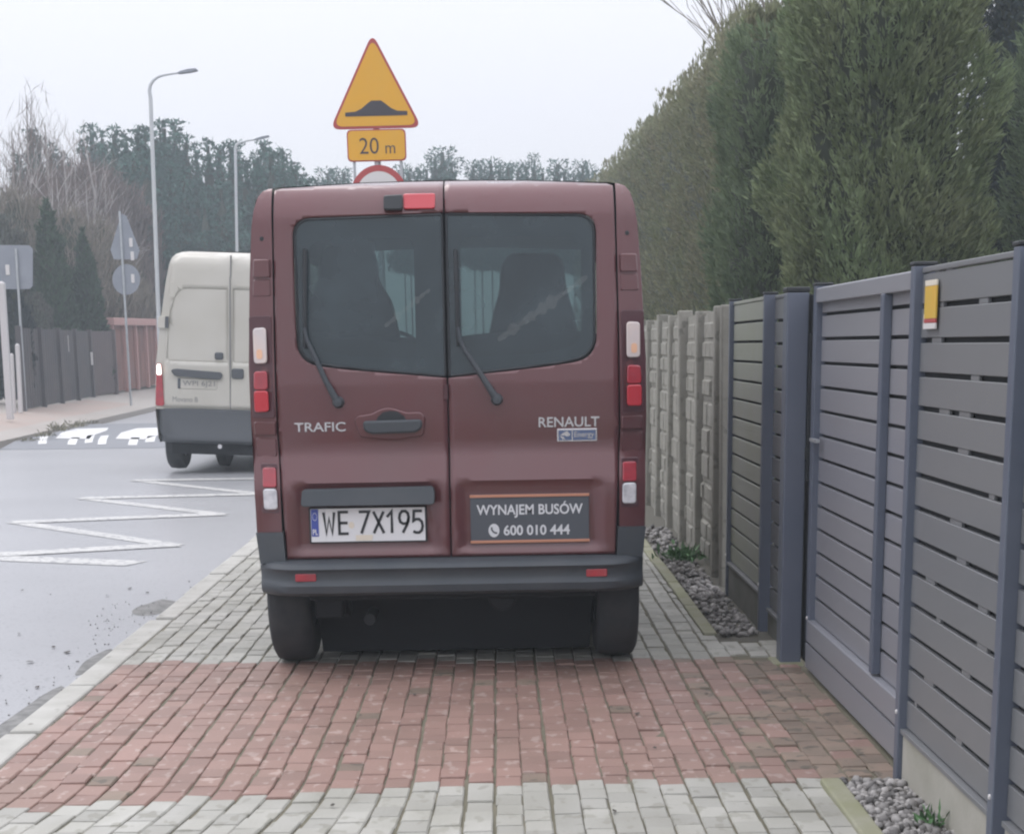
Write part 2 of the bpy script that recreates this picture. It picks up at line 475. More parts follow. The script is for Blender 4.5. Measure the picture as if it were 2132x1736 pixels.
def poly_mesh(name, V, F, k, mats, parent=None, smooth=False):
    """Fast mesh from numpy arrays, all faces with k corners."""
    me = bpy.data.meshes.new(name)
    V, F = np.asarray(V, dtype=np.float32), np.asarray(F, dtype=np.int32)
    me.vertices.add(len(V)); me.vertices.foreach_set('co', V.ravel())
    me.loops.add(F.size); me.loops.foreach_set('vertex_index', F.ravel())
    me.polygons.add(len(F)); me.polygons.foreach_set('loop_start', np.arange(0, F.size, k, dtype=np.int32))
    me.update(calc_edges=True)
    for q in (mats if isinstance(mats, (list, tuple)) else [mats]):
        me.materials.append(M[q])
    o = bpy.data.objects.new(name, me)
    COL.objects.link(o)
    if parent is not None:
        o.parent = parent
    return o

def sprays(P, N, L, Wd, up=0.5, spread=0.6):
    """One small pointed leaf spray per point: four corners, bent a little. P, N arrays (n, 3)."""
    n = len(P)
    D = N * 0.55 + np.array([0, 0, up]) + RNG.normal(0, spread, (n, 3))
    D /= np.linalg.norm(D, axis=1, keepdims=True)
    S = np.cross(D, N + RNG.normal(0, 0.5, (n, 3)))
    S /= np.maximum(np.linalg.norm(S, axis=1, keepdims=True), 1e-6)
    l = L * RNG.uniform(0.6, 1.35, (n, 1)); w = Wd * RNG.uniform(0.6, 1.35, (n, 1))
    bend = np.cross(S, D) * l * RNG.uniform(-0.25, 0.25, (n, 1))
    V = np.empty((n, 4, 3))
    V[:, 0] = P - D * l * 0.35
    V[:, 1] = P + S * w * 0.5 + D * l * 0.1 + bend
    V[:, 2] = P + D * l * 0.65
    V[:, 3] = P - S * w * 0.5 + D * l * 0.1 + bend
    return V.reshape(-1, 3), np.arange(n * 4).reshape(-1, 4)

def plumes(P, N, L, Wd, k=14, Lp=0.19, rp=0.034):
    """Sprays gathered into upright feathery plumes, k to a plume."""
    nc = len(P) // k
    C, CN = P[:nc], N[:nc]
    D = CN * 0.75 + np.array([0, 0, 1.0]) + RNG.normal(0, 0.28, (nc, 3))
    D /= np.linalg.norm(D, axis=1, keepdims=True)
    ln = Lp * RNG.uniform(0.6, 1.4, (nc, 1, 1))
    u = RNG.uniform(0, 1, (nc, k, 1))
    rad = RNG.normal(0, rp, (nc, k, 3)) * (1.15 - u)
    Q = C[:, None, :] + D[:, None, :] * (u - 0.55) * ln + rad
    ND = D[:, None, :] * 1.1 + rad / rp * 0.35 + RNG.normal(0, 0.16, (nc, k, 3))
    Q, ND = Q.reshape(-1, 3), ND.reshape(-1, 3)
    ND /= np.linalg.norm(ND, axis=1, keepdims=True)
    NN = np.repeat(CN, k, axis=0)
    n = len(Q)
    S = np.cross(ND, NN + RNG.normal(0, 0.45, (n, 3)))
    S /= np.maximum(np.linalg.norm(S, axis=1, keepdims=True), 1e-6)
    l = L * RNG.uniform(0.6, 1.3, (n, 1)); w = Wd * RNG.uniform(0.6, 1.3, (n, 1))
    V = np.empty((n, 4, 3))
    V[:, 0] = Q - ND * l * 0.4
    V[:, 1] = Q + S * w * 0.5
    V[:, 2] = Q + ND * l * 0.6
    V[:, 3] = Q - S * w * 0.5
    return V.reshape(-1, 3), np.arange(n * 4).reshape(-1, 4)

def lump(P, freq, seed):
    return np.array([noise.noise(Vector((p[0] * freq + seed, p[1] * freq, p[2] * freq))) for p in P])

def crown(name, parent, prof, h0, h1, rx, ry, n, L, Wd, material, lumpy=0.18, freq=1.3, seed=0.0, core=0.72, up=0.8, spread=0.5, square=2.0, deep=0.25, plume=False):
    """Foliage on a lumpy body of revolution: prof(t) = radius factor at height t in 0..1; local coordinates."""
    th = RNG.uniform(0, 2 * math.pi, n)
    t = RNG.uniform(0, 1, n)
    k = np.array([prof(a) for a in t])
    keep = RNG.uniform(0, 1, n) < np.maximum(k, 0.12)
    th, t, k = th[keep], t[keep], k[keep]
    c, s = np.cos(th), np.sin(th)
    q = (np.abs(c) ** square + np.abs(s) ** square) ** (-1 / square)
    P = np.stack([c * q * k * rx, s * q * k * ry, h0 + t * (h1 - h0)], 1)
    N = np.stack([c / rx, s / ry, np.full_like(c, 0.05)], 1)
    N /= np.linalg.norm(N, axis=1, keepdims=True)
    d = lump(P, freq, seed) * lumpy + lump(P * np.array([1, 1, 0.55]), freq * 2.6, seed + 9) * lumpy * 1.15
    R = min(rx, ry)
    P = P + N * ((d - np.abs(RNG.normal(0, deep, len(P))) * 0.35) * R)[:, None]
    V, F = plumes(P, N, L, Wd) if plume else sprays(P, N, L, Wd, up, spread)
    o = poly_mesh(name, V, F, 4, material, parent)
    if core:
        mb = MB()
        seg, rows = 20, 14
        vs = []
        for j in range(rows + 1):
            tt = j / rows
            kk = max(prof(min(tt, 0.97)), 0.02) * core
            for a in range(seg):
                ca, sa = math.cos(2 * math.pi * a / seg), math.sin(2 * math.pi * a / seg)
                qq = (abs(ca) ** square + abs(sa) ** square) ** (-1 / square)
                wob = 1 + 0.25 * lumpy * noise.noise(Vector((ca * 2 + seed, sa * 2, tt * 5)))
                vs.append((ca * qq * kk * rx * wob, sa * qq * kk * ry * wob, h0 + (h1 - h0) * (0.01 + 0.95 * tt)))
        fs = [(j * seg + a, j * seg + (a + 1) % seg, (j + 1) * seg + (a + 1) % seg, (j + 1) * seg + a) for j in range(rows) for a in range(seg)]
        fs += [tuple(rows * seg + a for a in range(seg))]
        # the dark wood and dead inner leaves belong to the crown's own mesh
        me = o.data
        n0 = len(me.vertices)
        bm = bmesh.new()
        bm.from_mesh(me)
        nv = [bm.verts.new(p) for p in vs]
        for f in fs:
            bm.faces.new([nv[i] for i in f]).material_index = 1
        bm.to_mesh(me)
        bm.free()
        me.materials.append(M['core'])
    return o

def branch(mb, p, d, length, r, depth, spread=0.5, kids=3, up=0.25, minr=0.004, seg=4):
    """Recursive bare branches (tubes)."""
    pts, rad = [p], [r]
    q = p.copy()
    dd = d.copy()
    for i in range(3):
        dd = (dd + Vector((random.gauss(0, 0.13), random.gauss(0, 0.13), random.gauss(0, 0.08) + up * 0.12))).normalized()
        q = q + dd * (length / 3)
        pts.append(q.copy()); rad.append(max(minr, r * (1 - 0.22 * (i + 1))))
    mb.tube(pts, rad, seg if depth > 1 else 3, caps=False)
    if depth <= 0:
        return
    for k in range(kids):
        t = random.uniform(0.35, 1.0)
        i = min(2, int(t * 3))
        base = pts[i].lerp(pts[i + 1], t * 3 - i)
        nd = (dd + Vector((random.gauss(0, spread), random.gauss(0, spread), random.gauss(0, spread * 0.6) + up))).normalized()
        branch(mb, base, nd, length * random.uniform(0.5, 0.75), max(minr, r * 0.5), depth - 1, spread, kids, up, minr, seg)

# ================================================================== GROUND, ROAD, PAVEMENT
FX = 1.45                                    # fence plane
RZ = -0.045                                  # road level, pavement top is 0
def kerbL(y): return -8.42 - (y - 28.6) * 0.045       # far kerb line of the road
g = MB()
g.box(-75, 75, -6, 190, -0.9, -0.22)
tag(g.build('ground', 'ground'), kind='structure')

rd = MB()
ys = [-4, 5, 12, 20, 28.6, 34, 40, 50, 65, 90, 130]
for a, b in zip(ys[:-1], ys[1:]):
    rd.add([(kerbL(a), a, RZ), (-2.06, a, RZ), (-2.06, b, RZ), (kerbL(b), b, RZ)], [(0, 1, 2, 3)])
tag(rd.build('road', 'asphalt'), kind='structure')

# zigzag bus stop line painted on the road
zz = MB()
ZP = [(275, 1172), (-70, 1158), (360, 1134), (34, 1087), (458, 1070), (175, 1037), (545, 1028), (286, 1000), (560, 996)]
for (xa, ya), (xb, yb) in zip(ZP[:-1], ZP[1:]):
    A, B = at(xa, ya, Z=RZ + 0.004), at(xb, yb, Z=RZ + 0.004)
    d = (B - A).normalized()
    nrm = Vector((-d.y, d.x, 0)) * 0.095 * (1.0 if abs(d.x) < 0.8 else 1.6)
    A, B = A - d * 0.04, B + d * 0.04
    k = len(zz.f) % 2 * 0.003
    zz.add([(q.x, q.y, RZ + 0.004 + k) for q in (A - nrm, B - nrm, B + nrm, A + nrm)], [(0, 1, 2, 3)])
tag(zz.build('road_marking', 'roadpaint'), 'faded white zigzag line painted on the asphalt left of the red van', 'road marking')

# speed hump across the road
hy0, hy1, hz = 28.45, 36.0, 0.045
hp = MB()
xl, xr = kerbL(30) + 0.12, -2.3
hp.add([(xl, hy0, RZ + 0.004), (xr, hy0, RZ + 0.004), (xr, hy0 + 1.0, hz), (xl, hy0 + 1.0, hz), (xl - 0.2, hy1, hz), (xr, hy1, hz), (xr, hy1 + 1.2, RZ + 0.004), (xl - 0.25, hy1 + 1.2, RZ + 0.004)],
       [(0, 1, 2, 3), (3, 2, 5, 4), (4, 5, 6, 7)])
ho = hp.build('speed_hump', 'asphalt_dark')
tag(ho, 'low asphalt speed hump with white toothed markings across the road', 'speed hump')
def hump_z(y):
    t = min(1.0, max(0.0, (y - hy0) / 1.0))
    return (RZ + 0.004) * (1 - t) + hz * t
hm = MB()
for poly in ([(79, 925), (84, 909), (101, 907), (97, 924)],
             [(115, 913), (128, 901), (160, 893), (226, 891), (222, 897), (192, 907), (186, 914)],
             [(140, 926), (149, 911), (167, 911), (158, 926)], [(176, 923), (182, 907), (198, 905), (193, 921)],
             [(203, 926), (210, 908), (227, 906), (221, 925)],
             [(240, 914), (252, 901), (285, 892), (350, 890), (350, 902), (318, 909), (300, 915)],
             [(266, 927), (274, 911), (292, 911), (285, 927)], [(302, 921), (308, 908), (326, 907), (322, 920)]):
    pts = []
    for x, y in poly:
        q = at(x, y, Z=hz)
        for _ in range(12):
            q = at(x, y, Z=hump_z(q.y) * 0.5 + q.z * 0.5)
        pts.append((q.x, q.y))
    hm.sheet(pts, [], lambda u, v: (u, v, hump_z(v) + 0.005), 0, hy0 + 1.0)
hm.build('tooth_marking', 'humppaint', ho)

# kerb stones, slightly uneven
kb = MB()
y = 3.9
while y < 34:
    L = 0.98 * random.uniform(0.97, 1.0)
    dx, dz = random.gauss(0, 0.006), random.gauss(0, 0.003)
    if 9.0 < y < 10.0: dx += 0.035
    kb.box(-2.075 + dx, -1.937 + dx * 0.5, y, y + L, -0.2, 0.004 + dz)
    y += 1.0
tag(kb.build('kerb', 'kerb', bevel=0.012), kind='structure')

# block pavement: every paver is modelled
pv = MB()
BL = 0.128
def edge_near(x): return 5.93 + min(0, (x + 0.2)) * 0.17
def edge_far(x): return 8.40 - 0.04 * (x + 0.3)
def bend(x, y):
    k = max(0.0, min(1.0, (-0.1 - x) / 0.6))
    return x - 0.14 * k * max(0.0, 6.0 - y) ** 1.6
row = 0
x = -1.932
while x < 1.46:
    off = BL / 2 * (row % 2) + random.uniform(-0.015, 0.015)
    y = 4.5 + off - 0.2
    drift = random.gauss(0, 0.0025)
    while y < 26:
        jx = random.gauss(0, 0.0016)
        x0, x1, y0, y1 = x + 0.0028 + drift + jx, x + 0.0955 + drift + jx + random.gauss(0, 0.001), y + random.uniform(0.0002, 0.0014), y + BL - random.uniform(0.0002, 0.0014)
        yc = (y0 + y1) / 2
        near, far = edge_near(x), edge_far(x)
        red = near < yc < far
        if x > 1.13 and not red and not (8.4 < yc < 8.85):
            y += BL; continue
        if red and y0 < near - 0.04: y0 = near - 0.04
        h = random.gauss(0, 0.0022)
        tx, ty = random.gauss(0, 0.012), random.gauss(0, 0.008)
        c = random.uniform(0.003, 0.006)
        vs = []
        for (xx, yy, zz_) in ((x0, y0, -0.03), (x1, y0, -0.03), (x1, y1, -0.03), (x0, y1, -0.03)):
            vs.append((bend(xx, yy), yy, zz_))
        for ins, dz in ((0, -c), (c, 0)):
            for (xx, yy) in ((x0 + ins, y0 + ins * 0.4), (x1 - ins, y0 + ins * 0.4), (x1 - ins, y1 - ins * 0.4), (x0 + ins, y1 - ins * 0.4)):
                vs.append((bend(xx, yy), yy, h + dz + (xx - x) * tx + (yy - y) * ty * 0.5))
        fs = [(8, 9, 10, 11)]
        for o in (0, 4):
            fs += [(o + a, o + (a + 1) % 4, o + 4 + (a + 1) % 4, o + 4 + a) for a in range(4)]
        m = 0
        if red:
            m = 2 if (x > 1.08 and random.random() < 0.85) or (x > 0.85 and random.random() < 0.35) or random.random() < 0.03 else 1
        elif x < -1.84 and yc > 8: m = 0
        pv.add(vs, fs, m)
        y += BL
    row += 1
    x += 0.1
pv.build('pavement', ['brick_grey', 'brick_red', 'brick_red_dirty'])
tag(bpy.data.objects['pavement'], kind='structure')
jb = MB()
jb.box(-1.945, 1.52, 3.9, 34, -0.2, -0.0085)
tag(jb.build('pavement_bedding', 'joint'), kind='structure')

# edging stones beside the gravel strips
eg = MB()
for a, b in ((4.0, 5.88), (9.05, 20)):
    y = a
    while y < b:
        e = min(y + 1.0, b)
        q = 1.145 if a < 6 else 1.105
        eg.box(q, q + 0.075, y + 0.004, e - 0.004, -0.15, 0.016 + random.gauss(0, 0.003))
        y += 1.0
tag(eg.build('edging', 'edge', bevel=0.008), kind='structure')

# gravel strips at the foot of the fence
def pebbles(name, regions, n, r0, r1, material, label=None):
    ico = bmesh.new()
    bmesh.ops.create_icosphere(ico, subdivisions=1, radius=1)
    IV = np.array([v.co[:] for v in ico.verts]); IF = np.array([[v.index for v in f.verts] for f in ico.faces])
    ico.free()
    V, F = [], []
    for i in range(n):
        x0, x1, y0, y1, z = random.choice(regions)
        r = random.uniform(r0, r1)
        A = Matrix.Rotation(random.uniform(0, 6.3), 3, 'Z') @ Matrix.Rotation(random.uniform(0, 6.3), 3, 'X')
        v = IV * (1 + RNG.normal(0, 0.13, (len(IV), 1))) * np.array([r, r * random.uniform(0.6, 0.95), r * random.uniform(0.45, 0.8)])
        v = v @ np.array(A).T + np.array([random.uniform(x0, x1), random.uniform(y0, y1), z + random.uniform(-0.3, 0.7) * r])
        F.append(IF + len(V) * len(IV)); V.append(v)
    o = poly_mesh(name, np.concatenate(V), np.concatenate(F), 3, material)
    return tag(o, label, None, None, 'stuff')
so = MB()
so.box(1.2, 1.62, 3.9, 5.9, -0.2, -0.012)
so.box(1.17, 1.62, 8.86, 22, -0.2, -0.006)
tag(so.build('soil', 'soil'), kind='structure')
pebbles('gravel', [(1.225, 1.46, 4.3, 5.86, 0.004)], 1000, 0.012, 0.025, 'gravel')
pebbles('gravel', [(1.19, 1.40, 9.0, 11.2, 0.004), (1.19, 1.42, 11.0, 14.5, 0.008)], 760, 0.012, 0.028, 'gravel')
pebbles('road_grit', [(-2.5, -2.12, 9.6, 10.9, RZ + 0.006), (-2.35, -2.12, 7.4, 10, RZ + 0.003), (-2.26, -2.1, 5.8, 13, RZ)], 110, 0.003, 0.007, 'dirt')
dm = MB()
def patch(cx, cy, rx, ry, z, hgt, seg=18):
    vs = [(cx, cy, z + hgt)]
    for ring, k in ((0.55, 0.7), (1.0, 0.0)):
        for a in range(seg):
            q = 2 * math.pi * a / seg
            w = ring * (1 + 0.3 * noise.noise(Vector((math.cos(q) * 1.7 + cx, math.sin(q) * 1.7 + cy, 0))))
            vs.append((cx + rx * w * math.cos(q), cy + ry * w * math.sin(q), z + hgt * k + (0.001 if k == 0 else 0)))
    fs = [(0, 1 + a, 1 + (a + 1) % seg) for a in range(seg)] + [(1 + a, 1 + seg + a, 1 + seg + (a + 1) % seg, 1 + (a + 1) % seg) for a in range(seg)]
    dm.add(vs, fs)
patch(-2.20, 10.6, 0.13, 0.32, RZ, 0.010)
patch(-2.14, 8.75, 0.06, 0.4, RZ, 0.010)
patch(-2.15, 7.4, 0.06, 0.7, RZ, 0.008)
tag(dm.build('dirt_patch', 'dirt', smooth=60), kind='stuff')
lt = MB()
for i in range(46):
    if i < 34:
        p = Vector((random.uniform(-3.4, -2.15), random.uniform(5.6, 11.5), RZ + 0.006))
    else:
        p = Vector((random.uniform(-1.85, 1.0), random.uniform(4.9, 8.2), 0.006))
    r = random.uniform(0.008, 0.022) * (1.0 if i < 34 else 0.6)
    q = random.uniform(0, 6.28)
    vs = [(p.x + r * random.uniform(0.5, 1.3) * math.cos(q + k * 1.05), p.y + 1.4 * r * random.uniform(0.5, 1.3) * math.sin(q + k * 1.05), p.z + random.uniform(0, 0.006)) for k in range(6)]
    lt.add(vs, [tuple(range(6))])
tag(lt.build('leaf_litter', 'debris'), kind='stuff')

# far pavement on the left, rising gently to the fences
lp = MB()
NS = 6
yy = list(np.arange(12, 120, 2.0))
for i, y in enumerate(yy):
    for s in range(NS + 1):
        q = s / NS
        lp.v.append((kerbL(y) - q * 3.6, y, 0.07 + 0.42 * q + 0.015 * noise.noise(Vector((y * 0.3, q * 3, 0)))))
for i in range(len(yy) - 1):
    for s in range(NS):
        a = i * (NS + 1) + s
        lp.f.append((a + 1, a, a + NS + 1, a + NS + 2)); lp.m.append(1 if s in (2, 1) and yy[i] < 46 else 0)
for i in range(len(yy) - 1):                                     # kerb face
    a = len(lp.v)
    lp.v += [(kerbL(yy[i]) + 0.004, yy[i], RZ), (kerbL(yy[i + 1]) + 0.004, yy[i + 1], RZ), (kerbL(yy[i + 1]), yy[i + 1], 0.08), (kerbL(yy[i]), yy[i], 0.08)]
    lp.f.append((a, a + 1, a + 2, a + 3)); lp.m.append(0)
tag(lp.build('left_pavement', ['leftpave', 'leftpave_red'], smooth=30), kind='structure')
vg = MB()
for a, b in zip(yy[:-1], yy[1:]):
    vg.add([(kerbL(a) - 3.55, a, 0.478), (kerbL(b) - 3.55, b, 0.478), (-70, b, 0.6), (-70, a, 0.6)], [(3, 0, 1, 2)])
tag(vg.build('verge', 'ground'), kind='structure')

# weeds
def tuft(name, loc, n, h, spread, material, label, group=None, flat=0.4):
    P = np.stack([RNG.normal(0, spread, n), RNG.normal(0, spread, n), np.abs(RNG.normal(0, h * 0.35, n)) + 0.01], 1)
    N = P / np.linalg.norm(P, axis=1, keepdims=True)
    V, F = sprays(P, N, h * 0.8, h * 0.22, flat, 0.4)
    o = poly_mesh(name, V, F, 4, material)
    o.location = loc
    return tag(o, label, 'weed', group)
tuft('weed', (1.32, 12.2, 0.02), 160, 0.10, 0.075, 'weed', 'bright green weed growing in the gravel by the concrete fence')
tuft('weed', (1.39, 5.25, 0.01), 34, 0.06, 0.02, 'weed', 'tiny green sprout in the gravel below the near fence panel')
for i, (px, py, Y, hh) in enumerate(((122, 893, 31, 0.16), (158, 886, 33, 0.14), (185, 880, 35, 0.10), (60, 915, 29.5, 0.09), (92, 905, 30, 0.11))):
    q = at(px, py, Y=Y)
    tuft('weed', (q.x, q.y, q.z - 0.03), 90, hh * 0.8, 0.09, 'dryweed', ['tallest dry weed clump on the far kerb behind the hump markings', 'second dry weed clump along the far kerb, right of the tallest',
         'small dry weed clump at the far kerb, nearest the white van', 'low dry weed clump at the far kerb by the left picture edge', 'dry weed clump at the far kerb left of the tallest'][i], 'dry weeds along the far kerb')

# ================================================================== THE RED VAN
SIL = [(0.33, 0.945), (0.65, 0.968), (0.98, 0.973), (1.2, 0.979), (1.48, 0.977), (1.9, 0.955), (2.14, 0.937), (2.23, 0.922), (2.29, 0.903), (2.315, 0.88), (2.325, 0.85)]
YR = [(0.30, 0.0), (0.55, 0.0), (0.86, 0.002), (0.885, 0.004), (1.045, 0.052), (1.075, 0.054), (1.38, 0.045), (1.45, 0.05), (2.19, 0.105), (2.24, 0.12), (2.285, 0.14), (2.318, 0.165), (2.338, 0.195), (2.354, 0.235), (2.372, 0.32)]
ROOF = [(0.0, 2.372), (0.4, 2.362), (0.8, 2.338), (0.85, 2.330), (0.895, 2.303), (0.91, 2.276), (0.922, 2.23)]
def sil(z): return interp(SIL, z)
def sm(e0, e1, v):
    t = min(1.0, max(0.0, (v - e0) / (e1 - e0)))
    return t * t * (3 - 2 * t)
def yr(x, z):
    y = interp(YR, z)
    a = max(0.0, abs(x) - 0.80)
    y += a * a * 1.9
    # shallow recesses for the number plate and the lettered panel
    for xa, xb in ((-0.755, -0.06), (0.055, 0.745)):
        y += 0.022 * sm(xa - 0.012, xa + 0.012, x) * (1 - sm(xb - 0.012, xb + 0.012, x)) * (1 - sm(0.875, 0.892, z)) * sm(0.545, 0.57, z)
    return y
VK = 0.95
van = empty('red_van', (-0.231, 8.03, 0.078), 'maroon minibus van parked on the brick pavement, seen from behind', 'van')
van.rotation_euler = (0, -0.004, 0)
van.scale = (VK * 1.015, VK, VK)
def rear(off=0.0):
    return lambda x, z: (x, yr(x, z) + off, z)

# --- windows and rear doors
def mir(p): return [(-x, z) for x, z in reversed(p)]
GL = rpoly([(-0.724, 2.176), (-0.010, 2.192), (-0.010, 1.416), (-0.50, 1.464), (-0.722, 1.50)], [0.085, 0.012, 0.012, 0.3, 0.12])
HOLE = rpoly([(-0.734, 2.186), (-0.004, 2.2025), (-0.004, 1.406), (-0.50, 1.454), (-0.732, 1.488)], [0.09, 0.0, 0.0, 0.3, 0.125])
# the door opening reaches the seam, so the door outline simply steps around it
DOOR = [(-0.822, 0.522), (-0.004, 0.522)] + [(-0.004, 1.406)] + list(reversed(HOLE))[0:0]
hole_path = HOLE[:]
# start at the seam (top), go round the opening to the seam (bottom)
i_top = max(range(len(hole_path)), key=lambda i: (round(hole_path[i][0], 4) >= -0.0041, hole_path[i][1]))
ring = hole_path[i_top:] + hole_path[:i_top]
if abs(ring[1][0] - ring[0][0]) < 1e-4 and ring[1][1] < 1.5:      # runs down the seam first: reverse
    ring = [ring[0]] + list(reversed(ring[1:]))
DOORL = [(-0.815, 0.522), (-0.0035, 0.522)] + list(reversed(ring)) + [(-0.0035, 2.366), (-0.4, 2.355), (-0.79, 2.331), (-0.82, 2.320), (-0.826, 2.06), (-0.835, 1.6), (-0.838, 1.15), (-0.829, 0.9)]
for side, P in (('L', DOORL), ('R', mir(DOORL))):
    mb = MB()
    mb.sheet(P, [], rear(), 0.03, 0.02)
    d = mb.build('rear_door', 'paint', van, smooth=45, solid=0.03)
    s = -1 if side == 'L' else 1
    gl = MB()
    gp = GL if side == 'L' else mir(GL)
    gl.sheet(gp, [], rear(0.004), 0.06, 0.06)
    g = gl.build('rear_window', 'rearglass', d, smooth=40)
    fr = MB()
    inner = rpoly([(-0.655, 2.075), (-0.15, 2.085), (-0.15, 1.50), (-0.50, 1.52), (-0.655, 1.56)], [0.06, 0.06, 0.05, 0.1, 0.08])
    if side == 'R':
        inner = rpoly([(0.66, 2.075), (0.075, 2.085), (0.075, 1.50), (0.50, 1.52), (0.66, 1.56)], [0.06, 0.06, 0.05, 0.1, 0.08])
    fr.sheet(gp, [inner], rear(0.012), 0.06, 0.06)
    fr.build('window_border', 'frit', g, smooth=40)
    sl = MB()                                              # rubber seal round the pane
    loop = [Vector((x, yr(x, z) + 0.004, z)) for x, z in gp]
    sl.tube(loop + [loop[0], loop[1]], 0.006, 6)
    sl.build('window_seal', 'ink', g, smooth=60)
    streak = MB()  # pale diagonal streaks paint a reflection onto the pane
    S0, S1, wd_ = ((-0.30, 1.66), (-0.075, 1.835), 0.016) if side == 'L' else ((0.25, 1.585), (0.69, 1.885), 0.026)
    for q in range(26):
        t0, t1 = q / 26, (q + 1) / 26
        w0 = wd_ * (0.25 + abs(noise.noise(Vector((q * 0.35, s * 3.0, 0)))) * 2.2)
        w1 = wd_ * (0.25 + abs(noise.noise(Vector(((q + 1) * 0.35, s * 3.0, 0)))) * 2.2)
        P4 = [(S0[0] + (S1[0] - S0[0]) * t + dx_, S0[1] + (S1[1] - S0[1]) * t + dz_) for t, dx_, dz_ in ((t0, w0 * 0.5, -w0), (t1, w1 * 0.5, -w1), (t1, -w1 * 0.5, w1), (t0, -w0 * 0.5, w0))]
        streak.add([(u, yr(u, v) - 0.001 if False else yr(u, v) + 0.001, v) for u, v in P4], [(0, 1, 2, 3)])
    streak.build('painted_glare', 'pane_glare', g)
    # wiper
    wp = MB()
    xs = [(-0.537, 1.296), (-0.59, 1.40), (-0.653, 1.549), (-0.676, 1.60), (-0.687, 1.66)] if side == 'L' else [(0.240, 1.297), (0.17, 1.41), (0.088, 1.540), (0.066, 1.59), (0.057, 1.65)]
    arm = [Vector((x, yr(x, z) - (0.035 if i == 0 else 0.042), z)) for i, (x, z) in enumerate(xs)]
    wp.tube(arm, [0.019, 0.014, 0.012, 0.010, 0.009], 8)
    px, pz = xs[0]
    wp.lathe([(0.0, -0.055), (0.02, -0.052), (0.027, -0.03), (0.03, 0.0)], lambda a, b, h: (px + a, yr(px, pz) + h, pz + b), 16)
    w = wp.build('wiper', 'blackpl', d, smooth=50)
    bl = MB()
    tx, tz = (-0.674, 2.035) if side == 'L' else (0.053, 2.02)
    bx, bz = (xs[-1][0], 1.56)
    bl.tube([Vector((bx + (tx - bx) * t, yr(bx, bz + (tz - bz) * t) - 0.02 - 0.012 * math.sin(t * math.pi), bz + (tz - bz) * t)) for t in np.linspace(0, 1, 8)], 0.011, 6)
    bl.build('wiper_blade', 'ink', w, smooth=60)
    # hinges stand on the pillar beside each door
    if side == 'L':
        hs = MB()
        HS = [(-0.462, 1.205), (-0.445, 1.228), (-0.37, 1.238), (-0.335, 1.258), (-0.29, 1.268), (-0.245, 1.255), (-0.205, 1.240), (-0.135, 1.243), (-0.112, 1.215), (-0.122, 1.125), (-0.19, 1.117), (-0.25, 1.106), (-0.32, 1.108), (-0.39, 1.118), (-0.437, 1.122)]
        hs.prism(rpoly(HS, 0.02, 4), lambda u, v, q: (u, yr(u, v) + q, v), -0.016, 0.01)
        h = hs.build('handle_surround', 'paint', d, smooth=40, bevel=0.008)
        cu = MB()
        cu.sheet([(-0.36, 1.19), (-0.20, 1.19), (-0.215, 1.222), (-0.25, 1.246), (-0.285, 1.250), (-0.32, 1.243), (-0.345, 1.222)], [], rear(-0.0185), 0, 0)
        cu.build('handle_cup', 'ink', h)
        hb = MB()
        hb.prism(rpoly([(-0.418, 1.203), (-0.13, 1.207), (-0.128, 1.165), (-0.16, 1.142), (-0.38, 1.138), (-0.415, 1.155)], 0.018, 4), lambda u, v, q: (u, yr(u, v) + q, v), -0.045, -0.01)
        hb.build('handle_bar', 'blackpl', h, smooth=40, bevel=0.01)
        t = MB()
        text(t, 'TRAFIC', rear(-0.006), -0.758, -0.506, 1.153, 1.199, 0.012)
        t.build('name_badge', 'chrome', d, solid=0.006)
        lb = MB()
        lb.prism(rpoly([(-0.732, 0.79), (-0.725, 0.872), (-0.085, 0.878), (-0.075, 0.86), (-0.075, 0.79)], 0.018, 3), lambda u, v, q: (u, q + (0.02 if v > 0.85 else 0), v), -0.055, 0.03)
        lb.build('plate_light_bar', 'blackpl', d, smooth=40, bevel=0.012)
        # number plate
        pb = MB()
        y0 = -0.004
        pb.box(-0.699, -0.117, y0, y0 + 0.012, 0.601, 0.781)
        p = pb.build('number_plate', 'ink', d, bevel=0.004)
        pl = MB()
        pf = lambda off: (lambda u, v: (u, y0 - off, v))
        pl.sheet([(-0.690, 0.608), (-0.126, 0.608), (-0.126, 0.774), (-0.690, 0.774)], [], pf(0.002), 0, 0)
        pl.build('plate_face', 'white', p)
        pl = MB(); pl.sheet([(-0.688, 0.636), (-0.652, 0.636), (-0.652, 0.772), (-0.688, 0.772)], [], pf(0.004), 0, 0)
        pl.build('blue_band', 'blue', p)
        pl = MB(); text(pl, 'PL', pf(0.006), -0.682, -0.657, 0.644, 0.672, 0.02)
        for a in range(12):
            q = 2 * math.pi * a / 12
            cx, cz = -0.670 + 0.011 * math.cos(q), 0.735 + 0.018 * math.sin(q)
            pl.add([(cx + 0.0022 * math.cos(b), y0 - 0.006, cz + 0.003 * math.sin(b)) for b in (0, 1.57, 3.14, 4.71)], [(3, 2, 1, 0)])
        pl.build('country_mark', 'white', p)
        pl = MB()
